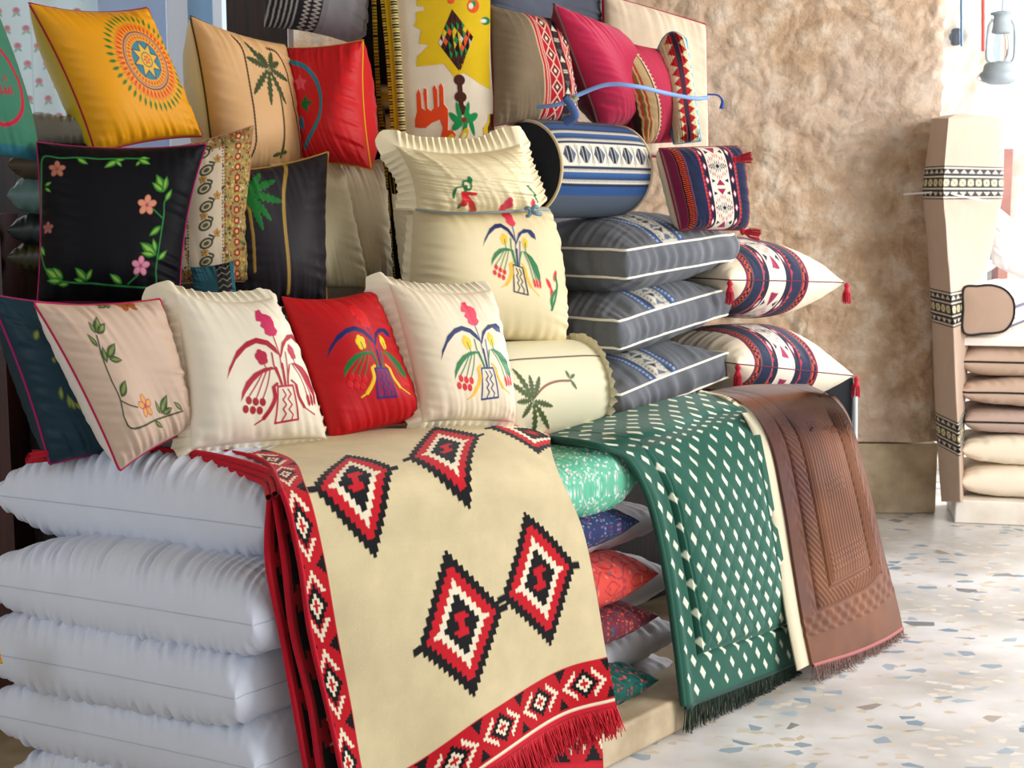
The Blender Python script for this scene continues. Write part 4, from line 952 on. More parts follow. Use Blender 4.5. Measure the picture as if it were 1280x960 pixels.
def paisley(pt):
    U, V = pt.U, pt.V; rs = np.random.RandomState(3)
    cols = ['8c3c24', '4c5c2c', 'c8a848', '6c2c20', '3c4828', 'c8b890', 'a8542c', 'b89848']
    pt.rect(-1.1, -.72, -1.1, 1.1, '8c7448', 0); pt.rect(.52, 1.1, -1.1, 1.1, '9c8450', 0); pt.rect(-1.1, 1.1, .82, 1.1, '8c7448', 0); pt.rect(-1.1, 1.1, -1.1, -.82, '8c7448', 0)
    for _ in range(1900):
        x, y = rs.uniform(-1, 1, 2)
        if -.05 < x < .50 and abs(y) < .8: continue
        q = rs.uniform(.010, .026); pt.ell(x, y, q, q * rs.uniform(.5, 1), cols[rs.randint(8)], rs.uniform(0, 3), h=0)
    for y in np.arange(-.9, .95, .14): pt.ell(.76, y, .055, .05, '8c2820', h=0); pt.ell(.76, y, .028, .025, 'd8a868', h=0)
    for x in (.50, -.06, .55):
        for y in np.arange(-.95, .95, .045): pt.ell(x, y, .010, .012, '2c2018', h=0)
    for i, y in enumerate(np.arange(-.72, .9, .25)):
        x = .22 + .03 * math.sin(i * 3)
        pt.ell(x, y, .115, .075, '3c4034', .3, h=0); pt.stroke([(x + .08, y + .02), (x + .12, y + .08), (x + .05, y + .11)], .03, '3c4034', h=0); pt.ell(x, y, .08, .048, 'b8a888', .3, h=0); pt.ell(x, y, .05, .028, '4c4c34', .3, h=0)
        flower5(pt, x - .02 + .2 * (i % 2), y + .13, .06, 'b8903c', '7c3020', '4c5c2c')
PAINT['paisley'] = paisley
def linenc(pt):
    U, V = pt.U, pt.V
    xl = np.interp(V, [-1, -.5, 0, .5, 1], [-.02, -.03, -.03, -.16, -.28]); t = (U - xl) / (.96 - xl)
    U0 = pt.U; pt.U = t * 2; e0 = pt.e; pt.e = e0 * 2.2
    pt.rect(0, 2.2, -1.1, 1.1, 'b01828', .001); pt.rect(-.05, 0.02, -1.1, 1.1, 'c8a888', .001); pt.rect(.95, 1.30, -1.1, 1.1, '1c1416', .001); pt.rect(1.03, 1.22, -1.1, 1.1, '2e2a2c', .001)
    for x in (.12, .22, .86, 1.38, 1.5, 1.9):
        for i in range(60): y = -1 + i / 30; pt.rect(x, x + .045, y, y + .018, 'e8d8c0', .001)
    for i in range(7):
        y = -1 + i * .30
        for x in (.56, 1.68):
            for r, c in ((.26, 'e8d8c0'), (.21, 'b01828'), (.15, '1c1416'), (.08, 'e8d8c0')): pt.poly([(x, y - r * .6), (x + r, y), (x, y + r * .6), (x - r, y)], c, .001)
        if i % 2 == 0:
            pt.poly([(.97, y - .12), (1.28, y - .12), (1.12, y)], 'd8ccb4', .001); pt.poly([(.97, y + .12), (1.28, y + .12), (1.12, y)], '5c5450', .001)
        else: pt.rect(.99, 1.26, y - .03, y - .01, 'd8ccb4', .001); pt.rect(.99, 1.26, y + .01, y + .03, 'd8ccb4', .001)
    pt.U, pt.e = U0, e0
PAINT['linen'] = linenc
def striped(pt):
    R = lambda a, b_, c: pt.rect(a, b_, -1.1, 1.1, c, .0006)
    R(-1.1, -.95, '2c1c14')
    for i, (a, b_, c) in enumerate(((-.95, -.92, 'c8a868'), (-.92, -.88, 'a83c2c'), (-.88, -.85, '5c6c2c'), (-.85, -.82, 'c8a868'), (-.82, -.78, 'a83c2c'), (-.78, -.60, 'b89c70'), (-.60, -.565, '5c3c2c'), (-.565, -.53, 'd8c8a8'), (-.53, -.50, 'a83044'))): R(a, b_, c)
    for i in range(50): y = -1 + i / 25; pt.poly([(-.515, y), (-.49, y + .02), (-.515, y + .04), (-.54, y + .02)], '8c1c34' if i % 2 else 'e0b890', .0006)
PAINT['striped'] = striped
def zigzag(pt):
    U, V = pt.U, pt.V; z_ = np.abs(((V * 5.5) % 1) * 2 - 1); s_ = np.round(z_ * 4) / 4
    x0 = .04 + .0 * V; d = np.abs(U - x0); pt.lay((d < .22 + .42 * s_).astype(float), 'a81c24', .0006); pt.lay((d < .17).astype(float), '3c2838', .0006)
    pt.lay((U > .80).astype(float), '4fa0c4', .0006); pt.lay(((U > .80) & (s_ > .6) & (U < .88)).astype(float), 'e8e0d0', .0006); pt.lay((U < -.97).astype(float), '3c8098', .0006)
PAINT['zigzag'] = zigzag
def teal(pt):
    cx, cy = SEW['tq'][0][0] - .5, SEW['tq'][0][1] + .08
    a = np.linspace(0, 6.283, 60); P = [(cx + .46 * math.cos(t) * (1 + .01 * math.sin(31 * t)), cy + .50 * math.sin(t) * (1 + .015 * math.sin(29 * t))) for t in a]
    pt.stroke(P, .052, 'b81c3c', .0012)
    x, y = SEW['tq'][3]; r_ = 'a8283c'
    pt.stroke([(x - .10, y + .30), (x - .10, y - .0), (x - .085, y - .02)], .028, r_)
    pt.stroke([(x - .07, y + .0), (x - .03, y - .01), (x - .015, y + .06), (x, y - .005), (x + .03, y - .01), (x + .045, y + .06), (x + .06, y - .0), (x + .09, y + .0), (x + .105, y + .075)], .026, r_)
    for dx, dy in ((.0, .15), (.05, .15), (.025, .20)): pt.ell(x + dx, y + dy, .016, .02, r_)
    pt.rect(-1.2, 1.2, -1.2, -.86, '2a6c7c', 0)
PAINT['teal'] = teal
def tealz(pt):
    pt.rect(.1, 1.1, -1.1, 1.1, '1c1c20', 0)
    for i in range(9):
        y = -1 + i * .25; pt.stroke([(.15, y), (.35, y + .12), (.55, y), (.75, y + .12)], .035, '8c8468', smooth=False)
    pt.rect(.78, 1.1, -1.1, 1.1, '1f5a68', 0)
PAINT['tealzig'] = tealz
def greyw(pt):
    d = pt.V + .75 - .55 * (pt.U - .2) ** 2 * 0 + .9 * np.clip(-pt.U, -1, 1) * 0
    W = .55 * pt.U + .45 * (pt.V) + .12 * pt.U * pt.V
    U0, V0 = pt.U, pt.V; pt.U = U0 - .25 * (V0 + 1) ** 1 * .5; pt.V = V0
    for a, b_, c in ((-1.3, -.10, '26242a'), (-.10, .0, '8c8c90')): pt.rect(a, b_, -1.2, 1.2, c, 0)
    for x in np.arange(-1.2, -.5, .09): pt.rect(x, x + .03, -1.2, 1.2, 'a8a4a0', 0)
    for i in range(26):
        y = -1.1 + i * .085
        pt.stroke([(-.42, y), (-.32, y + .04), (-.42, y + .08)], .02, 'c8c4bc', 0, smooth=False); pt.stroke([(-.14, y), (-.26, y + .04), (-.14, y + .08)], .022, 'c8c4bc', 0, smooth=False)
    pt.U, pt.V = U0, V0
PAINT['grey'] = greyw
def tapestry(pt):
    H = .0012; pt.poly(SEW['tp_field'], 'dcb81c', H); pt.poly(SEW['tp_camel'], 'e0481c', .002)
    (a, b_, c_) = SEW['tp_blobs']; br = '4a241c'
    for (x, y), r in zip((a, b_, c_), (.11, .12, .10)): pt.ell(x, y, r, .055, br, h=.002)
    pt.stroke([a, b_, c_], .10, br, .002)
    x, y = SEW['tp_gf'][0]
    for i in range(7): an = i * .898 + .3; pt.ell(x + .17 * math.cos(an), y + .068 * math.sin(an), .13, .042, '1c8c4c', an * .9, h=.002)
    pt.ell(x, y, .055, .026, '8c3420', h=.002)
    T_, R_, B_, L_ = [np.array(q) for q in SEW['tp_dia']]
    rs = np.random.RandomState(8); cl = ['14100f', 'e0582c', 'd8c8b0', '1c8c4c', 'dcb81c', '4a241c', '14100f', 'c8a898']
    pt.poly([tuple(T_), tuple(R_), tuple(B_), tuple(L_)], '2c1c18', .002); n = 7
    for i in range(n):
        for j in range(n):
            p = T_ + (R_ - T_) * (i + .5) / n + (L_ - T_) * (j + .5) / n; q = p + ((R_ - T_) + (L_ - T_)) * 0
            c = '1c8c4c' if i == j == 3 else ('dcb81c' if abs(i - 3) + abs(j - 3) == 1 else ('4a241c' if i + j < 3 or i + j > 9 else ('1c8c4c' if i + j in (3, 9) else cl[(i * 5 + j * 3 + i * j) % 8])))
            ex, ey = (R_ - T_) / n * .5, (L_ - T_) / n * .5
            if (i + j) % 2: pt.poly([tuple(p + ex + ey), tuple(p + ex - ey), tuple(p - ex - ey)], c, .002)
            else: pt.poly([tuple(p + ex * .9 + ey * .9), tuple(p + ex * .9 - ey * .9), tuple(p - ex * .9 - ey * .9), tuple(p - ex * .9 + ey * .9)], c, .002)
    x, y = SEW['tp_drop'][0]; pt.ell(x, y, .12, .05, 'dcb81c', .6, h=.002); pt.ell(x, y, .05, .02, 'e8dcc8', .6, h=.002)
    x, y = SEW['tp_ring'][0]; pt.ell(x, y, .07, .035, 'dcb81c', .3, h=.002)
    (x, y), (x2, y2) = SEW['tp_blk']; pt.ell(x, y, .04, .025, '14100f', ring=.02, h=.002); pt.poly([(x2 - .08, y2 - .02), (x2 + .06, y2 - .02), (x2 + .05, y2 + .01), (x2 + .02, y2 + .01), (x2, y2 + .025), (x2 - .03, y2 + .01), (x2 - .07, y2 + .01)], '14100f', .002)
    x, y = SEW['tp_side'][0]; yy = SEW['tp_side'][1][1]
    for s_, c in ((1.0, 'dcb81c'), (.5, '4a241c')):
        pt.poly([(x + .05, y), (x - .06 * s_, y - .0), (x - .09 * s_, (y + yy) / 2), (x - .2 * s_, yy + .02), (x - .2 * s_, yy - .06), (x - .1 * s_, yy - .10), (x + .05, yy - .14)], c, .002)
    x, y = SEW['tp_top1'][0]; pt.ell(x, y, .13, .07, 'e0582c', h=.002); pt.ell(x, y + .02, .06, .03, '1c8c4c', h=.002); pt.ell(x - .05, y, .05, .03, 'e8dcc8', h=.002)
    x, y = SEW['tp_top2'][0]; pt.ell(x + .05, y, .10, .04, '1c7c4c', h=.002); pt.ell(x, y, .07, .02, 'e8dcc8', h=.002)
    x, y = SEW['tp_top3'][0]; pt.ell(x, y, .07, .03, 'e0582c', h=.002)
PAINT['tapestry'] = tapestry

RUF = (.050, .009, .024, 'e9dfc8')
# third row
c4 = quad([(36, 4), (184, 10), (253, 170), (120, 192)], 3.72, 38, 8)
cushion('yellow_cushion', c4, .15, 'yellow cushion with a green and red embroidered sunburst and crimson piping', piping='a01c34', base='e59c10', backc='d6bc10', paint=deco('yellow'), seed=101, N=220, bow=((.09, .03), (.10, .06)), back=3.0, puck=.004, pd=.14)
c4 = quad([(238, 20), (356, 56), (380, 212), (268, 232)], 3.98, 42, 6)
cushion('palm_cushion', c4, .17, 'beige cushion with two tall palm tree bands and dark olive piping', piping='4a4420', base='d8ab78', backc='e9dcc6', paint=deco('beige'), seed=102, N=220, bow=((.08, .0), (.07, .04)), back=2.6)
c4 = quad([(328, -95), (462, -95), (461, 64), (330, 34)], 4.3, 20, -6)
cushion('woven_cushion', c4, .20, 'grey woven cushion with black and white patterned edge leaning over the red cushion', mat=LINEN, base='9a9aa0', backc='55565c', paint=deco('grey'), seed=103, N=150, bow=(.03, .10), ears=0, a=2.5)
c4 = quad([(352, 60), (454, 50), (464, 212), (372, 205)], 4.18, -22, 4)
cushion('red_cushion', c4, .15, 'red cushion with a teal ring and yellow piping below the grey woven cushion', piping='e0a020', pr=.003, base='c8141c', paint=deco('red'), seed=104, N=180, bow=((.02, .10), (.05, .06)), back=2.2, puck=.005)
c4 = quad([(-110, -20), (-14, -10), (50, 202), (-110, 185)], 3.45, 35, 4)
cushion('round_top_cushion', c4, .12, 'teal green cushion with a red embroidered ring and red script at the top left edge', base='3c7860', backc='2f6f7c', paint=deco('teal'), seed=105, N=200, bow=((.0, -.14), (.0, .02)), mat=COTTON, puck=.002)
# second row
c4 = quad([(46, 178), (258, 180), (224, 385), (47, 378)], 3.52, 14, 8)
cushion('black_cushion', c4, .16, 'black satin cushion embroidered with a vine of green leaves and pink flowers, magenta piping', piping='98185c', pr=.0032, mat=dict(SATIN, rough=.62, spec=.15), base='07060d', backc='0c0a1c', paint=deco('black'), seed=106, N=240, bow=((.05, .10), (.07, .04)), puck=.003)
c4 = quad([(150, 196), (317, 157), (314, 352), (160, 360)], 3.74, 18, 5)
cushion('paisley_cushion', c4, .12, 'paisley printed cushion standing behind the black embroidered cushion', piping='c08870', pr=.0022, base='c9b8a0', backc='6a4a30', paint=deco('paisley'), seed=107, N=300, bow=((.03, .07), (.05, .03)), mat=COTTON, puck=.002)
c4 = quad([(282, 214), (410, 190), (408, 376), (290, 398)], 3.84, 30, 6)
cushion('charcoal_cushion', c4, .15, 'charcoal cushion with a green palm and gold dotted line, gold piping', piping='b08838', mat=dict(SATIN, spec=.2), base='28242a', paint=deco('charcoal'), seed=108, N=200, bow=((.03, .07), (.06, .03)))
c4 = quad([(338, 206), (424, 192), (462, 362), (352, 368)], 4.02, 40, 6)
cushion('ruffled_cushion', c4, .13, 'plain cream ruffled cushion standing behind the charcoal palm cushion', ruffle=(.05, .005, .03, 'd9ccb0'), base='d6cba6', seed=109, N=120, mat=COTTON, puck=.004)
c4 = quad([(398, 196), (478, 198), (492, 360), (410, 352)], 4.2, 35, 4)
cushion('plain_cushion', c4, .12, 'plain cream cushion standing between the ruffled one and the black and yellow rug', base='d0c4a8', seed=110, N=110, mat=COTTON, puck=.006)
c4 = quad([(238, 334), (292, 326), (300, 390), (244, 395)], 3.62, 18, 6)
cushion('teal_cushion', c4, .05, 'small dark teal cushion corner with zigzag trim peeking above the white ruffled vase cushion', base='1f4a56', paint=deco('tealzig'), seed=111, N=90, mat=COTTON)
# large tied cream pillow
c4 = quad([(490, 242), (560, 250), (560, 362), (504, 356)], 4.12, 25, 3)
cushion('cream_cushion', c4, .14, 'plain cream cushion half hidden left of the tied embroidered pillow', base='d8c9a8', seed=112, N=90, mat=COTTON, bow=(.03, .03))
tl = 'large cream ruffled pillow tied round its middle with a cord, embroidered flower vase below'
c4 = quad([(517, 262), (684, 258), (705, 432), (508, 420)], 3.98, 30, 6)
V, F, C, rim, n, Pf = pillow_geo(c4, .27, N=230, bow=((.0, -.06), (.0, .02)), a=3.2, k=.5, seed=113, puck=.006, base='e3d4ac', paint=deco('tied_low'), pd=.12)
REG['tied_low'] = Pf
t = thing('tied_pillow', (V[:, 0].mean(), V[:, 1].mean(), V[:, 2].min()), tl, 'pillow')
put('lower_lobe', V, F, C, cloth(**SATIN), t)
v, f = ruffle_geo(rim, n, .02, .004, .02); k0 = 0
Rr = rim[int(len(rim) * .76):int(len(rim) * .99)]
c4 = quad([(494, 182), (650, 180), (674, 263), (520, 264)], 3.93, 30, -4)
V, F, C, rim2, n2, Pf2 = pillow_geo(c4, .22, N=200, bow=((.10, .02), (.26, -.05)), a=2.6, k=.5, seed=114, puck=.004, lump=.004, base='e3d4ac', paint=deco('tied_up'), pf=(14, 80), pd=.5)
REG['tied_up'] = Pf2
put('upper_lobe', V, F, C, cloth(**SATIN), t)
NN = len(rim2) // 4
top = np.vstack([rim2[int(NN * 3.02):], rim2[:int(NN * 1.95)]])
def open_ruffle(path, n, width, amp, pleat, out_c, seed=3):
    L = np.linalg.norm(np.diff(path, axis=0), axis=1).sum(); M = int(L / pleat * 12); R = resample(path, M)
    T = np.gradient(R, axis=0); T /= np.linalg.norm(T, axis=1, keepdims=True); O = np.cross(T, n); O *= np.sign((O * (R - out_c)).sum(1).mean()); 
    kk = 14; ker = np.hanning(2 * kk + 1); ker /= ker.sum()
    O = np.stack([np.convolve(np.r_[np.full(kk, O[0, i]), O[:, i], np.full(kk, O[-1, i])], ker, 'valid') for i in range(3)], 1); O /= np.linalg.norm(O, axis=1, keepdims=True)
    s = np.arange(M) / M * L; ns = Noise(seed, 6, 40, 8); ph = 2 * math.pi * s / pleat + 1.6 * ns.d1(s); rows = []; O = O * .8 - n * .55
    for j in range(8):
        q = j / 7; rows.append(R + O * (width * (1 + .15 * ns.d1(s + 9)) * q)[:, None] + n * (amp * q ** .7 * (np.sin(ph) + .3 * ns.d1(s)))[:, None] + T * (.4 * amp * q * np.sin(2 * ph + 1))[:, None])
    return np.stack(rows).reshape(-1, 3), gfaces(8, M)
v, f = open_ruffle(top, n2, .055, .009, .022, rim2.mean(0)); put('ruffle', v, f, lin('e6d9b8'), cloth(**COTTON), t)
v, f = open_ruffle(rim[int(len(rim) * .77):int(len(rim) * .985)], n, .022, .005, .03, rim.mean(0)); put('ruffle', v, f, lin('e6d9b8'), cloth(**COTTON), t)
cp = [at(520, 262, 3.86), at(560, 266, 3.79), at(600, 266, 3.775), at(640, 264, 3.80), at(668, 262, 3.86), at(686, 262, 3.93)]
b = Bag(); v, f = tube(crv(cp, 10), .0035, 8); b.add(v, f, lin('8d9a98'))
for e_ in ((672, 259), (676, 268), (657, 261), (659, 270)):
    v, f = tube(crv([at(664, 264, 3.80), at((664 + e_[0]) / 2, e_[1] - 1, 3.79), at(e_[0], e_[1], 3.80)], 6), .0055, 8); b.add(v, f, lin('7f98a8'))
o = put('binding_string', np.vstack(b.V), np.vstack(b.F), np.vstack(b.C), cloth(**COTTON)); tag(o, 'grey cord tied round the middle of the large cream embroidered pillow', 'cord')
# front row
c4 = quad([(-14, 368), (150, 382), (214, 560), (62, 580)], 3.22, 38, 10)
cushion('dark_teal_cushion', c4, .15, 'dark teal cushion with magenta piping at the left edge, behind the cream flower cushion', piping='98185c', base='0a2c3a', paint=deco('dteal'), seed=120, N=160, bow=((.07, .0), (.05, .05)), back=2.8, puck=.004)
c4 = quad([(42, 378), (200, 374), (244, 535), (150, 588)], 3.14, 38, 12)
cushion('flower_cushion', c4, .13, 'pale cream cushion with a stitched leafy vine and one orange flower, magenta piping', piping='b01c4c', base='cbb09c', backc='e6dcd4', paint=deco('flower'), seed=121, N=230, bow=((.08, -.02), (.06, .05)), back=2.6, puck=.004)
c4 = quad([(218, 366), (342, 372), (408, 548), (238, 562)], 3.22, 40, 14)
cushion('white_vase_cushion', c4, .15, 'white ruffled cushion embroidered with a crimson flower vase', ruffle=RUF, base='e6dcc8', backc='ddd4c4', paint=deco('vase_white'), seed=122, N=260, bow=((.05, -.03), (.10, .03)), puck=.0025)
c4 = quad([(352, 371), (466, 362), (527, 525), (414, 550)], 3.50, 40, 14)
cushion('red_vase_cushion', c4, .15, 'plain edged red cushion embroidered with a blue and yellow flower vase', piping='b00a18', pr=.0015, base='b80814', paint=deco('vase_red'), seed=123, N=240, bow=((.05, -.02), (.09, .03)), puck=.0025)
c4 = quad([(486, 354), (614, 362), (643, 528), (528, 528)], 3.62, 40, 14)
cushion('cream_vase_cushion', c4, .15, 'cream ruffled cushion embroidered with a multicoloured flower vase, right of the red one', ruffle=RUF, base='e2d4ba', backc='d9cdb4', paint=deco('vase_cream'), seed=124, N=260, bow=((.05, -.03), (.10, .03)), puck=.0025)
# palm bolster
cl, cr = at(600, 496, 4.02), at(722, 487, 4.23)
def palmb(pt): deco('palmb')(pt)
bolster('palm_bolster', cl, cr, .158, .154, 'cream bolster with an embroidered palm tree and ruffled end, below the tied pillow', palmb, 'e6dfc0', 'e0d8ba', SATIN, ruf=(.035, .006, .025, 'dcd6bc'), seed=6, N=(420, 220))
# top right group of cushions on edge
c4 = quad([(600, -60), (748, -44), (750, 62), (604, 40)], 4.75, 25, 2)
cushion('denim_mattress', c4, .10, 'slate blue folded denim seat pad at the top behind the linen and velvet cushions', base='5b6070', seed=130, N=110, mat=LINEN, a=8, k=.35, bow=(.01, .01))
c4 = quad([(754, -34), (880, 30), (882, 200), (752, 160)], 4.85, 25, 4)
c4 = quad([(754, -6), (881, 31), (884, 200), (756, 190)], 4.85, 25, 4)
cushion('piped_seat_pad', c4, .06, 'beige canvas seat pad with crimson piping standing behind the tied cushions', piping='a01840', pr=.006, base='dcc9b0', seed=131, N=110, mat=LINEN, a=9, k=.35, bow=(.0, .0), puck=.002)
c4 = quad([(611, 6), (703, 24), (722, 154), (617, 158)], 4.25, 35, 6)
cushion('linen_cushion', c4, .15, 'olive brown linen cushion with a red patterned woven band on its right', mat=LINEN, base='7d6c56', backc='5a4a3a', piping='8a1c2c', pr=.002, paint=deco('linen'), seed=132, N=220, bow=(.04, .06))
c4 = quad([(692, 5), (764, 34), (806, 160), (750, 160)], 4.58, 62, 2)
cushion('velvet_cushion', c4, .19, 'crimson velvet cushion seen side on with a grey zip, third tied item from the left', mat=VELVET, base='b01c44', backc='6c1226', piping='5c4440', pr=.004, seed=133, N=140, bow=((.02, -.10), (.05, .02)), pipel='greyish zip along the seam', puck=.005)
c4 = quad([(757, 44), (829, 62), (848, 178), (800, 180)], 4.68, 50, 2)
cushion('striped_cushion', c4, .14, 'pink cushion with tan and olive vertical stripes between the velvet and the zigzag cushion', mat=LINEN, base='b83450', backc='8a2038', paint=deco('striped'), seed=134, N=200, bow=((.02, -.08), (.05, .0)))
c4 = quad([(822, 62), (858, 50), (876, 176), (842, 180)], 4.72, 5, 2)
cushion('zigzag_cushion', c4, .13, 'narrow kilim cushion with red zigzags and a turquoise side, rightmost of the tied group', mat=LINEN, base='d8c8a0', backc='5aa8c8', paint=deco('zigzag'), seed=135, N=200, bow=((.0, .0), (-.25, .0)), piping='4f9ec4', pr=.003, pipel='turquoise edging')
cp = [at(672, 134, 4.22), at(700, 130, 4.16), at(722, 119, 4.2), (at(758, 106, 4.2)), at(795, 108, 4.22), at(835, 117, 4.38), at(868, 123, 4.5), at(884, 122, 4.6)]
b = Bag(); v, f = tube(crv(cp, 10), .0065, 8); b.add(v, f, lin('7d9cd4'))
v, f = tube(crv([at(884, 118, 4.6), at(897, 119, 4.6), at(903, 126, 4.6), at(902, 136, 4.6)], 8), np.r_[np.full(12, .003), np.linspace(.003, .008, 13)], 8); b.add(v, f, lin('3a5aa0'))
v, f = tube(crv([at(706, 121, 4.15), at(714, 132, 4.16), at(718, 145, 4.18), at(708, 152, 4.2)], 8), np.linspace(.010, .016, 25), 10); b.add(v, f, lin('41588c'))
v, f = tube(crv([at(716, 121, 4.15), at(708, 126, 4.16), at(712, 128, 4.16), at(722, 121, 4.16)], 8), .008, 10); b.add(v, f, lin('a9a890'))
o = b.put('tie_ribbon', cloth(**COTTON)); tag(o, 'pale blue ribbon knotted across the top right group of cushions', 'ribbon')
# dim pillows seen through the gap at the far left
for i, (y, c, lb) in enumerate(((160, '9a968e', 'pale grey pillow in the gap left below the rose curtain'), (205, '453a2a', 'muddy brown pillow, second down in the gap left of the black cushion'),
                                (245, '56706e', 'grey green satin pillow in the gap left of the black cushion'), (288, '14201f', 'dark pillow below the grey green one in the left gap'), (322, '302c16', 'olive pillow low in the left gap'))):
    A = at(8 if i else 20, y, 3.75); B = at(120, y, 3.75); c4 = [A + np.array([0, .3, 0]), B + np.array([0, .3, 0]), B, A]
    cushion('gap_pillow', c4, .10, lb, 'pillow', 'dim pillows in the left gap', dict(SATIN, rough=.35), base=c, seed=140 + i, N=60, a=4, k=.45)
# ------------------------------------------------------------------ the red edged blanket over the near corner
def arclen(P):
    A = np.zeros(P.shape[:2]); A[:, 1:] = np.cumsum(np.linalg.norm(np.diff(P, axis=1), axis=-1), 1)
    B = np.zeros(P.shape[:2]); B[1:] = np.cumsum(np.linalg.norm(np.diff(P, axis=0), axis=-1), 0); return A, B
zt = .975
G = [
 [level(40, 566, zt), level(250, 515, zt), level(440, 500, .96), level(600, 500, .90), level(700, 510, .855)],
 [level(200, 560, zt), level(355, 540, zt), level(480, 530, .97), level(610, 520, .93), level(694, 532, .87)],
 [level(318, 572, zt), level(405, 562, zt), level(515, 543, zt), level(618, 534, .955), level(688, 552, .90)],
 [front(352, 614, .05), front(440, 602, .05), front(545, 592, .05), front(635, 585, .05), front(698, 590, .05)],
 [front(374, 700, .085), front(462, 690, .08), front(558, 680, .08), front(650, 660, .08), front(728, 660, .08)],
 [front(387, 788, .08), front(472, 790, .10), front(570, 770, .10), front(664, 735, .09), front(745, 738, .10)],
 [front(408, 880, .09), front(492, 880, .10), front(585, 850, .11), front(677, 805, .10), front(755, 800, .11)],
 [front(426, 960, .11), front(508, 958, .10), front(600, 915, .13), front(690, 862, .10), front(763, 842, .13)],
 [front(445, 1060, .12), front(530, 1020, .11), front(620, 956, .14), front(702, 902, .11), front(770, 882, .14)]]
P = surf(G, 620, 560)
A, B_ = arclen(P)
Wm = A[:, -1].mean(); Lm = B_[-1].mean(); fa, fb = A / A[:, -1:], B_ / B_[-1:]
AU = np.linspace(0, 1, 560)[None, :] * Wm + 0 * A; AV = fb * 0 + np.linspace(0, 1, 620)[:, None] * Lm
REG['blanket'] = P
print('BLANKET', Wm, Lm)
def step_diamond(pt, cx, cy, hw, hh, rings, st=.018, horns=True, rot=0.0):
    """stepped diamond: rings = [(scale, colour)] from outside in"""
    u, v = pt.U - cx, pt.V - cy; v = v + rot * u
    q = np.round(v / st) * st
    for s_, c in rings:
        w_ = hw * s_ * (1 - np.abs(q) / (hh * s_ + st * .7))
        d = np.abs(u) - w_; d = np.where(np.abs(q) > hh * s_ + st * .2, 1, d); pt.lay(pt.al(d), c, .0008)
    return u, v
def big_diamond(pt, cx, cy, hw=.118, hh=.165, st=.0165, shear=0.0):
    K, R_, W_ = '0b090e', 'bc1020', 'e2d6bc'
    u, v = step_diamond(pt, cx, cy, hw, hh, [(1, K), (.80, R_), (.56, W_), (.40, K)], st, rot=shear)
    def rc(x0, x1, y0, y1, c):
        d = np.maximum(np.maximum(x0 - u, u - x1), np.maximum(y0 - v, v - y1)); pt.lay(pt.al(d), c, .0008)
    for s_ in (-1, 1):
        rc(min(s_ * hw * .93, s_ * hw * 1.10), max(s_ * hw * .93, s_ * hw * 1.10), -.010, .010, K)
        rc(min(s_ * hw * .52, s_ * hw * .64), max(s_ * hw * .52, s_ * hw * .64), -.005, .005, W_)
        rc(-.007, .007, min(s_ * hh * .97, s_ * hh * 1.06), max(s_ * hh * .97, s_ * hh * 1.06), K)
        rc(-.0035, .0035, min(s_ * hh * .52, s_ * hh * .66), max(s_ * hh * .52, s_ * hh * .66), W_)
    for a_, b_ in ((-.030, -.012), (.012, .030)): rc(-.024, .024, a_, b_, R_)
    rc(-.013, .013, -.02, .02, R_); rc(-.036, -.018, .012, .020, R_); rc(.018, .036, -.020, -.012, R_)
def border_band(pt, x0, x1, y0, y1, vertical=False, rep=.15, off=0.0):
    """red border with white chevrons and small stepped diamonds"""
    K, R_, W_ = '0b090e', 'b60e1e', 'e2d6bc'
    if vertical: U, V = pt.V, pt.U; a0, a1, c0, c1 = y0, y1, x0, x1
    else: U, V = pt.U, pt.V; a0, a1, c0, c1 = x0, x1, y0, y1
    m = np.minimum(pt.al(np.maximum(a0 - U, U - a1)), pt.al(np.maximum(c0 - V, V - c1))); pt.lay(m, R_, .0005)
    h = (c1 - c0); cy = (c0 + c1) / 2; st = h / 13
    u = (U - off + rep / 2) % rep - rep / 2; v = V - cy; q = np.round(v / st) * st; us = np.round(u / (st * .7)) * st * .7
    r = np.abs(u) / (rep * .5) + np.abs(q) / (h * .5); inside = m
    rs_ = np.abs(u) / (rep * .5) + np.abs(q) / (h * .62)
    for lo, hi, c in ((.70, .90, W_), (0, .56, K), (0, .32, W_), (0, .16, R_)):
        mm = ((rs_ >= lo) & (rs_ < hi)).astype(float)
        if c == W_ and lo > .5: mm = mm * (np.abs(v) < h * .44) * (np.abs(u) > .17 * rep)
        pt.lay(mm * inside, c, .0006)
    u2 = (U - off) % rep - rep / 2
    tri = (np.abs(u2) < (h * .5 - (h * .5 - np.abs(q)) - h * .18) * .8) & (np.abs(v) < h * .46)
    pt.lay(tri.astype(float) * inside, K, .0006)
pt = Paint(AU, AV, 'cdbd97', e=.0022)
for cx, cy, hw, hh, sh in ((.548, 1.414, .190, .177, -.05), (.927, 1.400, .190, .172, .0), (.271, .958, .166, .180, -.10), (.693, .906, .190, .220, .20), (1.126, .815, .190, .22, .0)):
    big_diamond(pt, cx, cy, hw, hh, hh / 10.5, shear=sh)
border_band(pt, -1, 9, Lm - .135, Lm - .022, off=.435, rep=.215)
pt.rect(-1, 9, Lm - .022, Lm - .014, 'e6dac0', .0006); pt.rect(-1, 9, Lm - .014, Lm + 1, 'c2142a', .0006)
border_band(pt, -.02, .088, -1, Lm - .135, vertical=True, off=.07, rep=.19)

P2 = strip_disp(P, pt.h)
loc = tuple(dsp(.4, .05, .2)); BL = thing('blanket', loc, 'cream woven blanket with stepped black and red diamonds and red fringe over the near corner', 'blanket')
drape('blanket_cloth', P2, pt.c, WOOL, BL, .007)
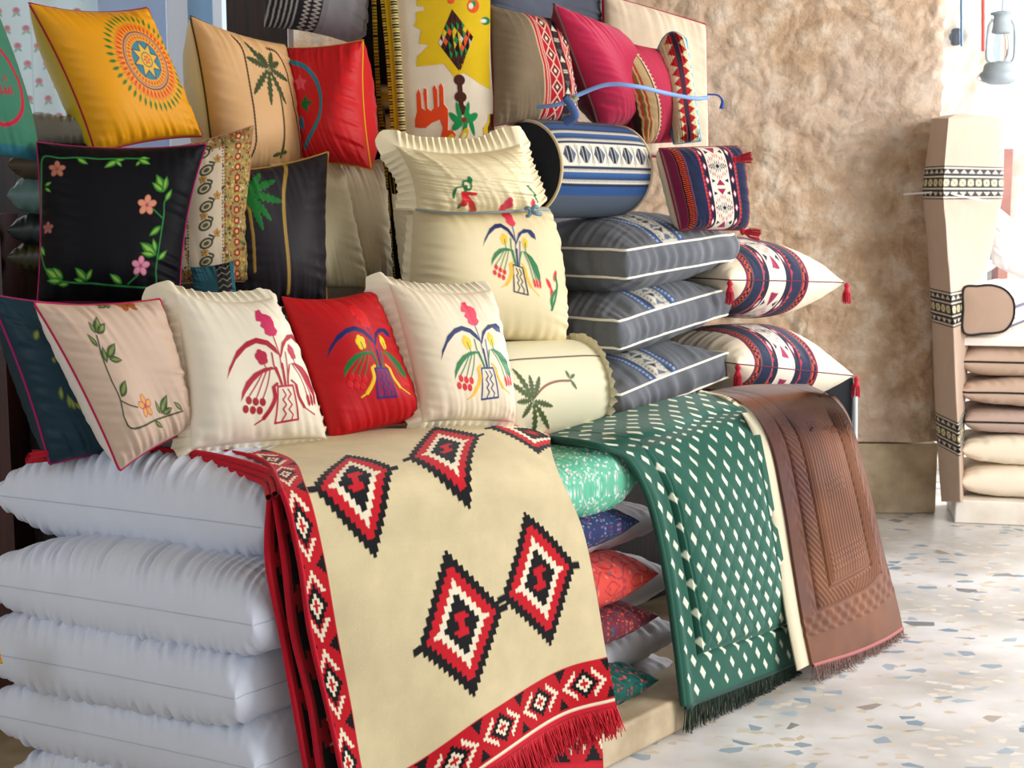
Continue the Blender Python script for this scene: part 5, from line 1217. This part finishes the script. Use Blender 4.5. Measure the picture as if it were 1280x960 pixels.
# cord like red hem along the left edge and along the top
v, f = tube(P2[::4, 0], .006, 8); put('red_hem', v, f, lin('b8142a'), cloth(**WOOL), BL)
fringe(BL, P2[-1], .068, 'c41a2c', n=1500, r=.0018, curl=.010, seed=5, drop=OUT * .18 - UP)
# the folds of the same blanket lying under its left edge
for k, (dx, do, cc) in enumerate(((-17, -.028, 0), (-34, -.05, 1))):
    pts = []
    for (x, y, oo) in ((352, 618, .05), (370, 700, .085), (384, 788, .075), (402, 880, .09), (418, 965, .10), (436, 1060, .12)):
        w = 1.0 if y > 640 else .5
        A_ = front(x + dx * w + 2 * math.sin(y * .03 + k * 2), y, oo + do); Bq = front(x + 40, y, oo - .02 + do * .6); pts.append([A_, (A_ + Bq) / 2 + OUT * -.01, Bq])
    Q = surf(pts, 260, 60); a_, b_ = arclen(Q); p_ = Paint(a_, b_, 'c2142a', e=.003); border_band(p_, .012, .30, 0, 9, True, off=.07 * (k + 1), rep=.16)
    p_.U, p_.V = p_.V, p_.U
    d = drape('under_fold', Q, p_.c, WOOL, BL, .006)
    v, f = tube(Q[:, 0], .0062, 8); put('red_hem', v, f, lin('b8142a'), cloth(**WOOL), BL)
# red edge folded along the top of the white pillow
for k in range(3):
    pts = [level(36 - k * 2, 570 + k * 3, .985 - k * .012), level(110, 560 + k * 5, .985 - k * .012), level(200, 562 + k * 6, .985 - k * .012), level(270, 570 + k * 7, .983 - k * .012), level(338 - k * 6, 590 + k * 6, .975 - k * .012), front(352 - k * 8, 614 + k * 4, .05 - k * .01)]
    v, f = tube(crv(pts, 10), .007, 8); put('red_hem', v, f, lin('c0182c'), cloth(**WOOL), BL)
# second layer showing below the fringe
pts = [[front(x, y, .092) for x in xs] for y, xs in ((850, (560, 650, 750)), (900, (570, 660, 752)), (950, (575, 665, 754)), (1010, (580, 668, 756)))]
Q = surf(pts, 120, 200); a_, b_ = arclen(Q); p_ = Paint(a_, b_, 'c2142a', e=.003); border_band(p_, 0, 9, .06, .24, False, off=.34, rep=.15)
drape('under_fold', Q, p_.c, WOOL, BL, .006)

# ------------------------------------------------------------------ green and brown prayer rugs
G = [[level(660, 545, .885), level(760, 520, .93), level(830, 500, .965), level(880, 490, .97)],
     [level(742, 556, .895), level(815, 538, .925), level(875, 518, .938), level(922, 508, .942)],
     [front(783, 572, .03), front(850, 555, .03), front(908, 533, .03), front(945, 528, .03)],
     [front(812, 625, .075), front(868, 605, .08), front(922, 585, .075), front(958, 580, .07)],
     [front(832, 710, .085), front(888, 692, .09), front(940, 672, .08), front(973, 665, .075)],
     [front(845, 800, .09), front(900, 778, .10), front(950, 757, .09), front(988, 745, .08)],
     [front(855, 884, .10), front(912, 862, .105), front(960, 843, .10), front(1000, 826, .09)]]
P = surf(G, 420, 330); A, B_ = arclen(P)
Wg = A[:, -1].mean(); Lg = B_[-1].mean(); AU = np.linspace(0, 1, 330)[None, :] * Wg + 0 * A; AV = np.linspace(0, 1, 420)[:, None] * Lg + 0 * A
REG['green'] = P; print('GREEN', Wg, Lg)
pt = Paint(AU, AV, '1e5546', e=.003)
def groove(pt, d, w, depth): pt.h = pt.h - depth * np.exp(-(d / w) ** 2)
rsg = np.random.RandomState(9); ix = 0
for j in range(40):
    for i in range(-2, 14):
        x, y = .03 + i * .078 + (j % 2) * .039, .02 + j * .047
        if x < 0.005 or x > Wg - .01 or y > Lg - .02: continue
        q = rsg.uniform(.85, 1.15); pt.poly([(x - .0125 * q, y - .005), (x - .003, y - .020 * q), (x + .0125 * q, y + .005), (x + .003, y + .020 * q)], 'dfe3cc', .0005)
    
U_, V_ = pt.U, pt.V
inx = np.maximum(np.abs(U_ - Wg * .54) - Wg * .40, V_ - (Lg - .14))
groove(pt, inx, .005, .010); groove(pt, inx + .02, .004, .004)
pad = np.clip(-inx / .06, 0, 1); pt.h = pt.h + .012 * np.sqrt(pad) + .0022 * np.abs(np.sin((U_ + V_ * .75) * 40)) ** .6 * (inx < -.01) + .0022 * np.abs(np.sin((U_ - V_ * .75) * 40)) ** .6 * (inx < -.01)
pt.h += .01 * np.exp(-((U_ - .02) / .02) ** 2)
pt.h *= np.clip((AV - .38) / .2, .1, 1)
P2 = strip_disp(P, pt.h)
GR = thing('green_prayer_rug', tuple(dsp(1.5, .1, .15)), 'dark green padded prayer rug with white lozenges and dark fringe', 'rug')
drape('rug_cloth', P2, pt.c, VELVET, GR, .012)
v, f = tube(P2[::3, 0] - OUT * .006, .010, 8); put('rolled_edge', v, f, lin('1f4f42'), cloth(**VELVET), GR)
v, f = tube(P2[-1, ::3], .006, 8); put('hem_binding', v, f, lin('1c3f38'), cloth(**VELVET), GR)
fringe(GR, P2[-1], .075, '27382e', n=420, r=.0014, curl=.006, seed=6)

G = [[level(880, 490, .952), level(930, 482, .952), level(975, 480, .952), level(1010, 480, .952)],
     [level(925, 502, .952), level(975, 497, .952), level(1012, 495, .952), level(1044, 500, .952)],
     [front(962, 548, .05), front(1008, 538, .05), front(1045, 536, .05), front(1068, 540, .05)],
     [front(980, 625, .085), front(1028, 615, .09), front(1062, 610, .09), front(1088, 612, .085)],
     [front(992, 700, .09), front(1042, 690, .10), front(1080, 683, .10), front(1103, 682, .09)],
     [front(1003, 768, .14), front(1055, 756, .15), front(1095, 744, .15), front(1118, 738, .14)],
     [front(1016, 832, .18), front(1068, 816, .19), front(1105, 800, .19), front(1129, 785, .18)]]
P = surf(G, 420, 300); A, B_ = arclen(P)
Wb = A[:, -1].mean(); Lb = B_[-1].mean(); AU = np.linspace(0, 1, 300)[None, :] * Wb + 0 * A; AV = np.linspace(0, 1, 420)[:, None] * Lb + 0 * A
REG['brown'] = P; print('BROWN', Wb, Lb)
pt = Paint(AU, AV, '6e452f', e=.004)
kk = Noise(77, 4, 34, 16); mottle = np.clip(.5 + .45 * kk.d2(AU * 1.7, AV * .8) + .9 * np.clip(.16 - AU, 0, 1) * 4 - .3, 0, 1); pt.lay(mottle * .8, '4c2a28'); pt.c *= (1 + .10 * kk.d2(AU * 3 + 4, AV * 1.4))[..., None]  # purple brown mottling, stronger towards the left edge
U_, V_ = AU, AV; cx = Wb * .52
in1 = np.maximum(np.abs(U_ - cx) - Wb * .37, V_ - (Lb - .19)); in2 = np.maximum(np.abs(U_ - cx) - Wb * .24, V_ - (Lb - .25))
pt.h = np.zeros(U_.shape)
for inn, w_, dp in ((in1, .004, .008), (in2, .005, .010), (in2 + .012, .003, .004)): groove(pt, inn, w_, dp)
pt.h += .008 * np.sqrt(np.clip(-in2 / .05, 0, 1)) + .006 * np.sqrt(np.clip(-in1 / .03, 0, 1))
bandm = ((in1 < -.004) & (in2 > .006)); pt.h += .0022 * np.sin((V_ * 1.0 + np.abs((U_ - cx)) * 1.6) * 210) * bandm
out = ((in1 > .006) & (V_ < Lb - .10)); pt.h += .0014 * np.sin(V_ * 90 + np.sin(U_ * 160)) * np.exp(-((in1 - .022) / .012) ** 2) * out
inner = in2 < -.016; pt.h += .0010 * np.sin(U_ * 420) * inner
for yy in (.42, .44, .46, .62, .635, .65, .80, .815, .83, .845):
    pt.h += .003 * np.exp(-((V_ - Lb * yy / .95 * .9) / .004) ** 2) * inner * (np.abs(U_ - cx) < (.05 if yy < .78 else .10))
pt.h *= np.clip((AV - .42) / .2, .1, 1)
m3 = (V_ > Lb - .185) & (V_ < Lb - .11); pt.h += .003 * np.sin(U_ * 130) * np.cos(V_ * 110) * m3
P2 = strip_disp(P, pt.h)
BR_ = thing('brown_prayer_rug', tuple(dsp(2.4, .1, .15)), 'brown embossed velvet prayer rug with pinkish hem and fringe, right of the green rug', 'rug')
drape('rug_cloth', P2, pt.c, dict(VELVET, noise=.16), BR_, .010)
v, f = tube(P2[-1, ::3], .006, 8); put('hem_binding', v, f, lin('a05a58'), cloth(**VELVET), BR_)
fringe(BR_, P2[-1], .055, '8a6a62', n=300, r=.0013, curl=.012, seed=7)
# cream backing at the left edge
Q = np.stack([P2[:, 0] + OUT * -.012 - D1 * .075 * np.clip(np.linspace(0, 2.2, 420), 0, 1)[:, None], P2[:, 0] + OUT * -.012 - D1 * .03, P2[:, 0] - OUT * .012 + D1 * .03], 1)
drape('backing', Q[:, :, :], np.tile(lin('d8cdb2'), (Q.shape[0] * 3, 1)), COTTON, BR_, .006)

# dark speaker like case behind the brown rug
a, c = at(1000, 470, 5.2), at(1060, 470, 5.2)
bx = Bag(); p0, p1 = at(1018, 492, 5.30), at(1066, 545, 5.30)
CS = thing('dark_case', (p0[0], 5.3, 0.0), 'dark navy case with a pale metal edge standing behind the brown rug', 'case')
bx.box((p0[0] - .3, 5.30, 0.02), (p1[0], 5.6, p0[2] + .06)); o = bx.put('body', plain('navy case', '0b0e16', .5, color2='141a28', scale=8), CS, smooth=False)
bv = o.modifiers.new('b', 'BEVEL'); bv.width = .01; bv.segments = 3
v, f = tube(crv([(p1[0], 5.29, p0[2] + .06), (p1[0] + .004, 5.285, p0[2] - .1), (p1[0] + .006, 5.285, .62)], 8), .009, 8); put('metal_edge', v, f, lin('c9d2e0'), cloth(**SATIN), CS)
p = at(1100, 690, 5.45)
b = Bag(); th = np.linspace(0, 2 * math.pi, 24, endpoint=False)
v, f = tube([(p[0] - .03, 5.45, .03), (p[0], 5.45, .032)], .035, 20); b.add(v, f, lin('12141c'))
for s_ in (0, 1): b.add(np.vstack([[v[s_ * 20:(s_ + 1) * 20].mean(0)], v[s_ * 20:(s_ + 1) * 20]]), [[0, 1 + i, 1 + (i + 1) % 20, 1 + (i + 1) % 20] for i in range(0)] or np.zeros((0, 4), int))
put('castor', v + np.array([.0, 0, 0.003]), f, lin('12141c'), cloth(**SATIN), CS)

# ------------------------------------------------------------------ hanging tapestry and striped rug
G = [[at(x, y, Y) for x, Y in ((489, 4.24), (530, 4.22), (575, 4.22), (613, 4.26))] for y in (-40, 60, 130, 215)]
for r_, dx in ((2, 4), (3, 10)):
    for q in range(4): G[r_][q] = G[r_][q] + np.array([dx * .0023, 0, 0])
P = surf(G, 460, 260); A, B_ = arclen(P); REG['tapestry'] = P
AU = np.linspace(-1, 1, 260)[None, :] + 0 * A; AV = np.linspace(1, -1, 460)[:, None] + 0 * A
pt = Paint(AU, AV, 'e2d4be', e=.009); deco('tapestry')(pt)
TP = thing('tapestry', (P[..., 0].mean(), 4.25, P[..., 2].min()), 'hanging cream and yellow tapestry with an orange camel and green diamond', 'tapestry')
drape('tapestry_cloth', strip_disp(P, pt.h), pt.c, LINEN, TP, .01)
def stitched(x0, y0, y1, Y, w, base, st, wav=0.0, seed=0, px=None):
    n = 200; ys = np.linspace(y0, y1, n); xs = np.interp(ys, [q[1] for q in px], [q[0] for q in px])
    c = np.array([at(x, y, Y) for x, y in zip(xs, ys)]); th = np.linspace(0, 2 * math.pi, 16, endpoint=False)
    V, F = tube(c, w, 16); L_ = np.arange(n) * np.linalg.norm(c[1] - c[0]); ring = np.repeat(L_, 16)
    col = np.where(((ring / .008) % 1 < .5)[:, None], lin(base), lin(st)); return V, F, col
b = Bag()
for px, w, base, st, Y in (([(490, -20), (497, 60), (500, 120), (504, 175)], .010, '14100e', 'cdbd7a', 4.20), ([(481, -20), (488, 60), (492, 120), (496, 180)], .013, 'caa018', 'caa018', 4.22), ([(476, -20), (484, 60), (489, 130), (492, 185)], .006, '14100e', 'd0a830', 4.21)):
    v, f, c = stitched(0, -20, 190, Y, w, base, st, px=px); b.add(v, f, c)
put('stitched_edge', np.vstack(b.V), np.vstack(b.F), np.vstack(b.C), cloth(**WOOL), TP)
# black and yellow rug behind, hanging further down
G = [[at(x, y, 4.36) for x in xs] for y, xs in ((-30, (448, 470, 492)), (80, (452, 474, 496)), (170, (458, 480, 500)), (260, (468, 486, 510)), (370, (480, 494, 520)))]
P = surf(G, 420, 90); AU = np.linspace(-1, 1, 90)[None, :] + np.zeros((420, 1)); AV = np.linspace(0, 1, 420)[:, None] + 0 * AU
pt = Paint(AU, AV, '100d10', e=.02)
for y0, y1, x0, x1, c in ((.34, .36, -.1, 1, 'cdbd8a'), (.36, .385, -.1, 1, 'b89a20'), (.385, .40, -.1, 1, 'cdbd8a'), (.38, .42, -.9, -.3, '9a6a30'), (.43, .50, .2, .9, 'cdbd8a'), (.45, .47, -.5, .2, '9a6a30'), (.40, .43, -.4, .2, '6a5a50'), (.47, .50, -.9, -.2, 'b07a30'), (.58, .60, -.5, .9, '7a6a20')):
    pt.rect(x0, x1, y0, y1, c)
for i in range(40): pt.rect(-.1 + (i % 5) * .2, -.05 + (i % 5) * .2, .62 + (i * 7 % 11) * .008, .66 + (i * 7 % 11) * .008, 'a08a20')
ST = thing('striped_rug', (P[..., 0].mean(), 4.36, P[..., 2].min()), 'black and yellow striped rug hanging in the gap between the red cushion and tapestry', 'rug')
drape('rug_cloth', P, pt.c, WOOL, ST, .01)
v, f, c = stitched(0, -30, 350, 4.34, .007, '14100e', 'c09a20', px=[(466, -30), (470, 60), (474, 130), (479, 170), (484, 260), (492, 350)])
put('stitched_edge', v, f, c, cloth(**WOOL), ST)

# ------------------------------------------------------------------ right hand stack, mattress, lanterns
def flat4(px0, px1, py, Y, depth=.42):
    A_ = at(px0, py, Y); w_, d_ = np.array([.98, -.2, 0]), np.array([.2, .98, 0]); B0 = A_ + w_ * .62; return [A_ + d_ * depth, B0 + d_ * depth, B0, A_]
stk = [(1202, 452, .155, 'bda390', '2a2420', 'tan cushion with dark piping at the top of the far right stack'), (1202, 490, .145, 'bda390', '2a2420', 'second tan cushion with dark piping in the far right stack'),
       (1206, 527, .138, 'b49c90', '2a2420', 'lowest tan cushion with dark piping, above the two cream ones, far right stack'), (1203, 563, .150, 'e6d8c2', None, 'upper of the two cream cushions at the foot of the far right stack'),
       (1202, 603, .158, 'e8dac6', None, 'lowest cream cushion of the far right stack, on the white box')]
for i, (x, y, T, c, pc, lb) in enumerate(stk):
    cushion('seat_cushion', flat4(x, x + 175, y, 6.72), T, lb, 'cushion', 'seat cushions in the far right stack', COTTON, piping=pc, pr=.005, base=c, backc=c, seed=160 + i, N=110, a=4.5, k=.42, bow=(.02, .02), puck=.003, pf=(10, 50), pd=.3)
p0, p1 = at(1196, 626, 6.68), at(1400, 647, 6.68)
RAX = (np.array([.98, -.2, 0]), np.array([.2, .98, 0]), UP)
o = Bag().box((0, 0, 0.001), (.66, .42, p0[2]), ax=RAX, org=np.array([p0[0], 6.70, 0])).put('white_box_base', plain('white painted wood', 'd9cfc0', .6, color2='efe8dc', scale=6), smooth=False)
tag(o, 'low white box carrying the far right cushion stack', 'box'); bv = o.modifiers.new('b', 'BEVEL'); bv.width = .006; bv.segments = 2
o = Bag().box((0, 0, at(1202, 432, 6.70)[2]), (.62, .42, at(1202, 422, 6.70)[2] + .002), ax=RAX, org=np.array([at(1202, 432, 6.70)[0], 6.70, 0])).put('thin_slab', plain('cream foam edge', 'e9e0d6', .7, color2='f2ece6', scale=6), smooth=False)
tag(o, 'thin cream slab on top of the far right cushion stack', 'slab'); bv = o.modifiers.new('b', 'BEVEL'); bv.width = .008; bv.segments = 3
# bolster with a half round tan end
ol = crv([at(1205, 416, 6.60), at(1204, 385, 6.60), at(1205, 360, 6.60), at(1222, 357.5, 6.60), at(1240, 356.5, 6.60), at(1256, 362, 6.60), at(1266, 374, 6.60), at(1268, 388, 6.60), at(1265, 402, 6.60), at(1254, 414, 6.60), at(1230, 417, 6.60)], 6, closed=True)
ol = resample(np.vstack([ol, ol[:1]]), 121)[:-1]; M = 120; cen = ol.mean(0)
AR = thing('armrest_bolster', (cen[0], 6.6, ol[:, 2].min()), 'armrest bolster with a plain tan end face and dark piping on the far right stack', 'bolster')
q = np.linspace(0, 1, 10); V = np.stack([cen + (ol - cen) * x + np.array([0, -.012, 0]) * (1 - x * x) for x in q]); put('end_face', V.reshape(-1, 3), gfaces(10, M, wrap=True), lin('a88e7c'), cloth(**COTTON), AR)
V = np.stack([ol + np.array([.30, .52, 0]) * x for x in q]); kc = np.tile(lin('efe6dc'), (10, M, 1))
zz = V[..., 2]; z0 = ol[:, 2].min(); z1 = ol[:, 2].max(); fz = (zz - z0) / (z1 - z0)
for a_, b_ in ((.1, .2), (.3, .34), (.5, .6), (.7, .74)): kc[(fz > a_) & (fz < b_)] = lin('4a4058')
put('cover', V.reshape(-1, 3), gfaces(10, M, wrap=True), kc, cloth(**COTTON), AR)
v, f = tube(ol, .006, 8, True); put('piping', v, f, lin('2a2422'), cloth(**COTTON), AR)
# tall mattress with woven bands
rows = [(148, 1166, 1186, 1256, 1252), (215, 1157, 1181, 1254, 1250), (245, 1155, 1180, 1253, 1248), (300, 1160, 1184, 1242, 1240), (362, 1164, 1188, 1228, 1226), (420, 1167, 1192, 1216, 1214), (480, 1169, 1194, 1209, 1208), (560, 1173, 1198, 1206, 1205), (627, 1178, 1200, 1206, 1205)]
G = []
for y, l, c_, r, rb in rows: G.append([at(l + 6, y, 6.885), at(l - 1, y, 6.85), at(l + 1, y, 6.74), at((l + c_) / 2, y, 6.60), at(c_ - 2.5, y, 6.485), at(c_, y, 6.46), at(c_ + 2.5, y, 6.485), at((c_ + r) / 2, y, 6.66), at(r - 1, y, 6.86), at(rb - 4, y, 6.89)])
P = surf(G, 620, 160); A, B_ = arclen(P); fb = np.linspace(0, 1, 620)[:, None] + 0 * A
Zr = P[..., 2]
zb = lambda y: at(1200, y, 6.65)[2]
pt = Paint(A, Zr, 'b9a08c', e=.003)
for ya, yb in ((208, 249), (362, 405), (520, 561)):
    z1, z0 = zb(ya), zb(yb); h = z1 - z0; pt.rect(-1, 9, z0, z1, '171318', .001)
    for f_ in (.06, .32, .68, .94): pt.rect(-1, 9, z0 + h * f_ - .003, z0 + h * f_ + .003, 'd9ccb8', .001)
    for i in range(14):
        x = i * .075; w_ = .032
        pt.poly([(x, z0 + h * .78), (x + w_, z0 + h * .90), (x + 2 * w_, z0 + h * .78)], 'c9bca8'); pt.poly([(x, z0 + h * .22), (x + w_, z0 + h * .10), (x + 2 * w_, z0 + h * .22)], 'c9bca8')
        pt.rect(x, x + .055, z0 + h * .40, z0 + h * .60, 'ddcfa4', .001); pt.stroke([(x, z0 + h * .4), (x + .055, z0 + h * .6)], .004, '171318', smooth=False); pt.stroke([(x, z0 + h * .6), (x + .055, z0 + h * .4)], .004, '171318', smooth=False)
MT = thing('folded_mattress', (P[..., 0].mean(), 6.7, P[..., 2].min()), 'tall tan folded mattress with black woven bands leaning at the end of the stone wall', 'mattress')
put('cover', strip_disp(P, pt.h).reshape(-1, 3), gfaces(620, 160), pt.c, cloth(**COTTON), MT)
top = P[0]; cc = top.mean(0); V = np.stack([cc + (top - cc) * x + UP * .02 * (1 - x * x) for x in np.linspace(0, 1, 6)]); put('top_face', V.reshape(-1, 3), gfaces(6, 160), lin('b9a08c'), cloth(**COTTON), MT)
v, f = tube(crv([at(1130, 243, 6.80), at(1155, 241, 6.70), at(1180, 240, 6.53), at(1200, 245, 6.54), at(1238, 252, 6.62)], 10), .004, 8); o = put('binding_string', v, f, lin('e6e0e4'), cloth(**COTTON))
tag(o, 'thin white cord tied round the tall mattress at its upper band', 'cord')
# white cushion in the glare
cushion('white_cushion', quad([(1244, 256), (1330, 340), (1340, 372), (1240, 330)], 7.4, 0, 0), .16, 'white cushion in the glare behind the armrest bolster', 'cushion', None, COTTON, base='f4f4f6', seed=170, N=60, bow=(-.05, -.1))
# doorway timber and stone beyond
o = Bag().box((at(1254, 200, 9)[0], 9, 0.0), (at(1266, 200, 9)[0], 9.12, at(1254, 186, 9)[2])).put('door_1', plain('red brown door frame', '8a5a50', .6, color2='a87468', scale=5), smooth=False); tag(o, kind='structure')
o = Bag().box((at(1267, 200, 9)[0], 9.05, 0.0), (6.5, 9.4, at(1267, 188, 9)[2])).put('wall_front', plain('far stone', 'b0a294', .9, color2='d8ccc0', scale=7, bump=.5), smooth=False); tag(o, kind='structure')
# red pipe
v, f = tube([at(1229, -40, 7.4), at(1229, 64, 7.4)], .010, 10); o = put('red_pipe', v, f, None, plain('red paint', 'c4504c', .4)); tag(o, 'thin red pipe running down beside the hanging lantern', 'pipe')
# hinge with blue rod
HB = thing('wall_bracket', at(1201, 58, 7.9), 'blue rod on a round bracket fixed to the bright wall', 'bracket')
v, f = tube([at(1201.5, -30, 7.88), at(1202, 58, 7.88)], .007, 8); put('rod', v, f, None, plain('blue grey metal', '4a6a88', .4, .6), HB)
def lathe(prof, c, n=32):
    th = np.linspace(0, 2 * math.pi, n, endpoint=False); p = np.array(prof)
    V = np.stack([np.stack([c[0] + r * np.cos(th), c[1] + r * np.sin(th), np.full(n, c[2] + z)], 1) for r, z in p]); return V.reshape(-1, 3), gfaces(len(p), n, wrap=True)
c = at(1195, 45, 7.92); v, f = tube([c, c + np.array([0, .05, 0])], .024, 20); b = Bag().add(v, f)
v, f = lathe([(.001, -.03), (.018, -.03), (.026, -.02), (.026, .05), (.018, .06), (.001, .06)], c - UP * .02, 20); b.add(v, f); b.put('bracket_plate', plain('grey iron', '5a6470', .5, .5), HB)
LM = plain('weathered zinc', '9cacb8', .7, .1, color2='c0ccd4', scale=9)
LN = thing('hanging_lantern', at(1248, 100, 6.3), 'weathered blue grey oil lantern hanging in the bright doorway', 'lantern')
c = at(1249, 105, 6.3); sc_ = 6.3 / FPX
def Lp(prof): return [(r * sc_, z * sc_) for r, z in prof]
v, f = lathe(Lp([(.1, 0), (12, 0), (20, 3), (24, 10), (22, 14), (20, 15), (19, 22), (17, 25), (8, 27), (.1, 27)]), c); put('oil_tank', v, f, None, LM, LN)
v, f = lathe(Lp([(.1, 60), (9, 60), (12, 62), (11, 66), (10, 76), (10, 82), (14, 83), (14, 85), (5, 87), (.1, 87)]), c); put('chimney_cap', v, f, None, LM, LN)
GL = bpy.data.materials.new('lantern glass'); GL.use_nodes = True; g_ = GL.node_tree.nodes['Principled BSDF']; g_.inputs['Transmission Weight'].default_value = 1; g_.inputs['Roughness'].default_value = .05; g_.inputs['IOR'].default_value = 1.1
v, f = lathe(Lp([(7, 27), (11, 36), (11, 48), (8, 60)]), c); put('glass_globe', v, f, None, GL, LN)
for s_ in (-1, 1):
    P_ = crv([c + np.array([s_ * 12, 0, 24]) * sc_, c + np.array([s_ * 17, 0, 34]) * sc_, c + np.array([s_ * 16, 0, 66]) * sc_, c + np.array([s_ * 11, 0, 78]) * sc_], 8); v, f = tube(P_, .0065, 8); put('side_tube', v, f, None, LM, LN)
v, f = tube([c + UP * 86 * sc_, c + UP * 170 * sc_], .0025, 6); put('hanging_wire', v, f, None, LM, LN)
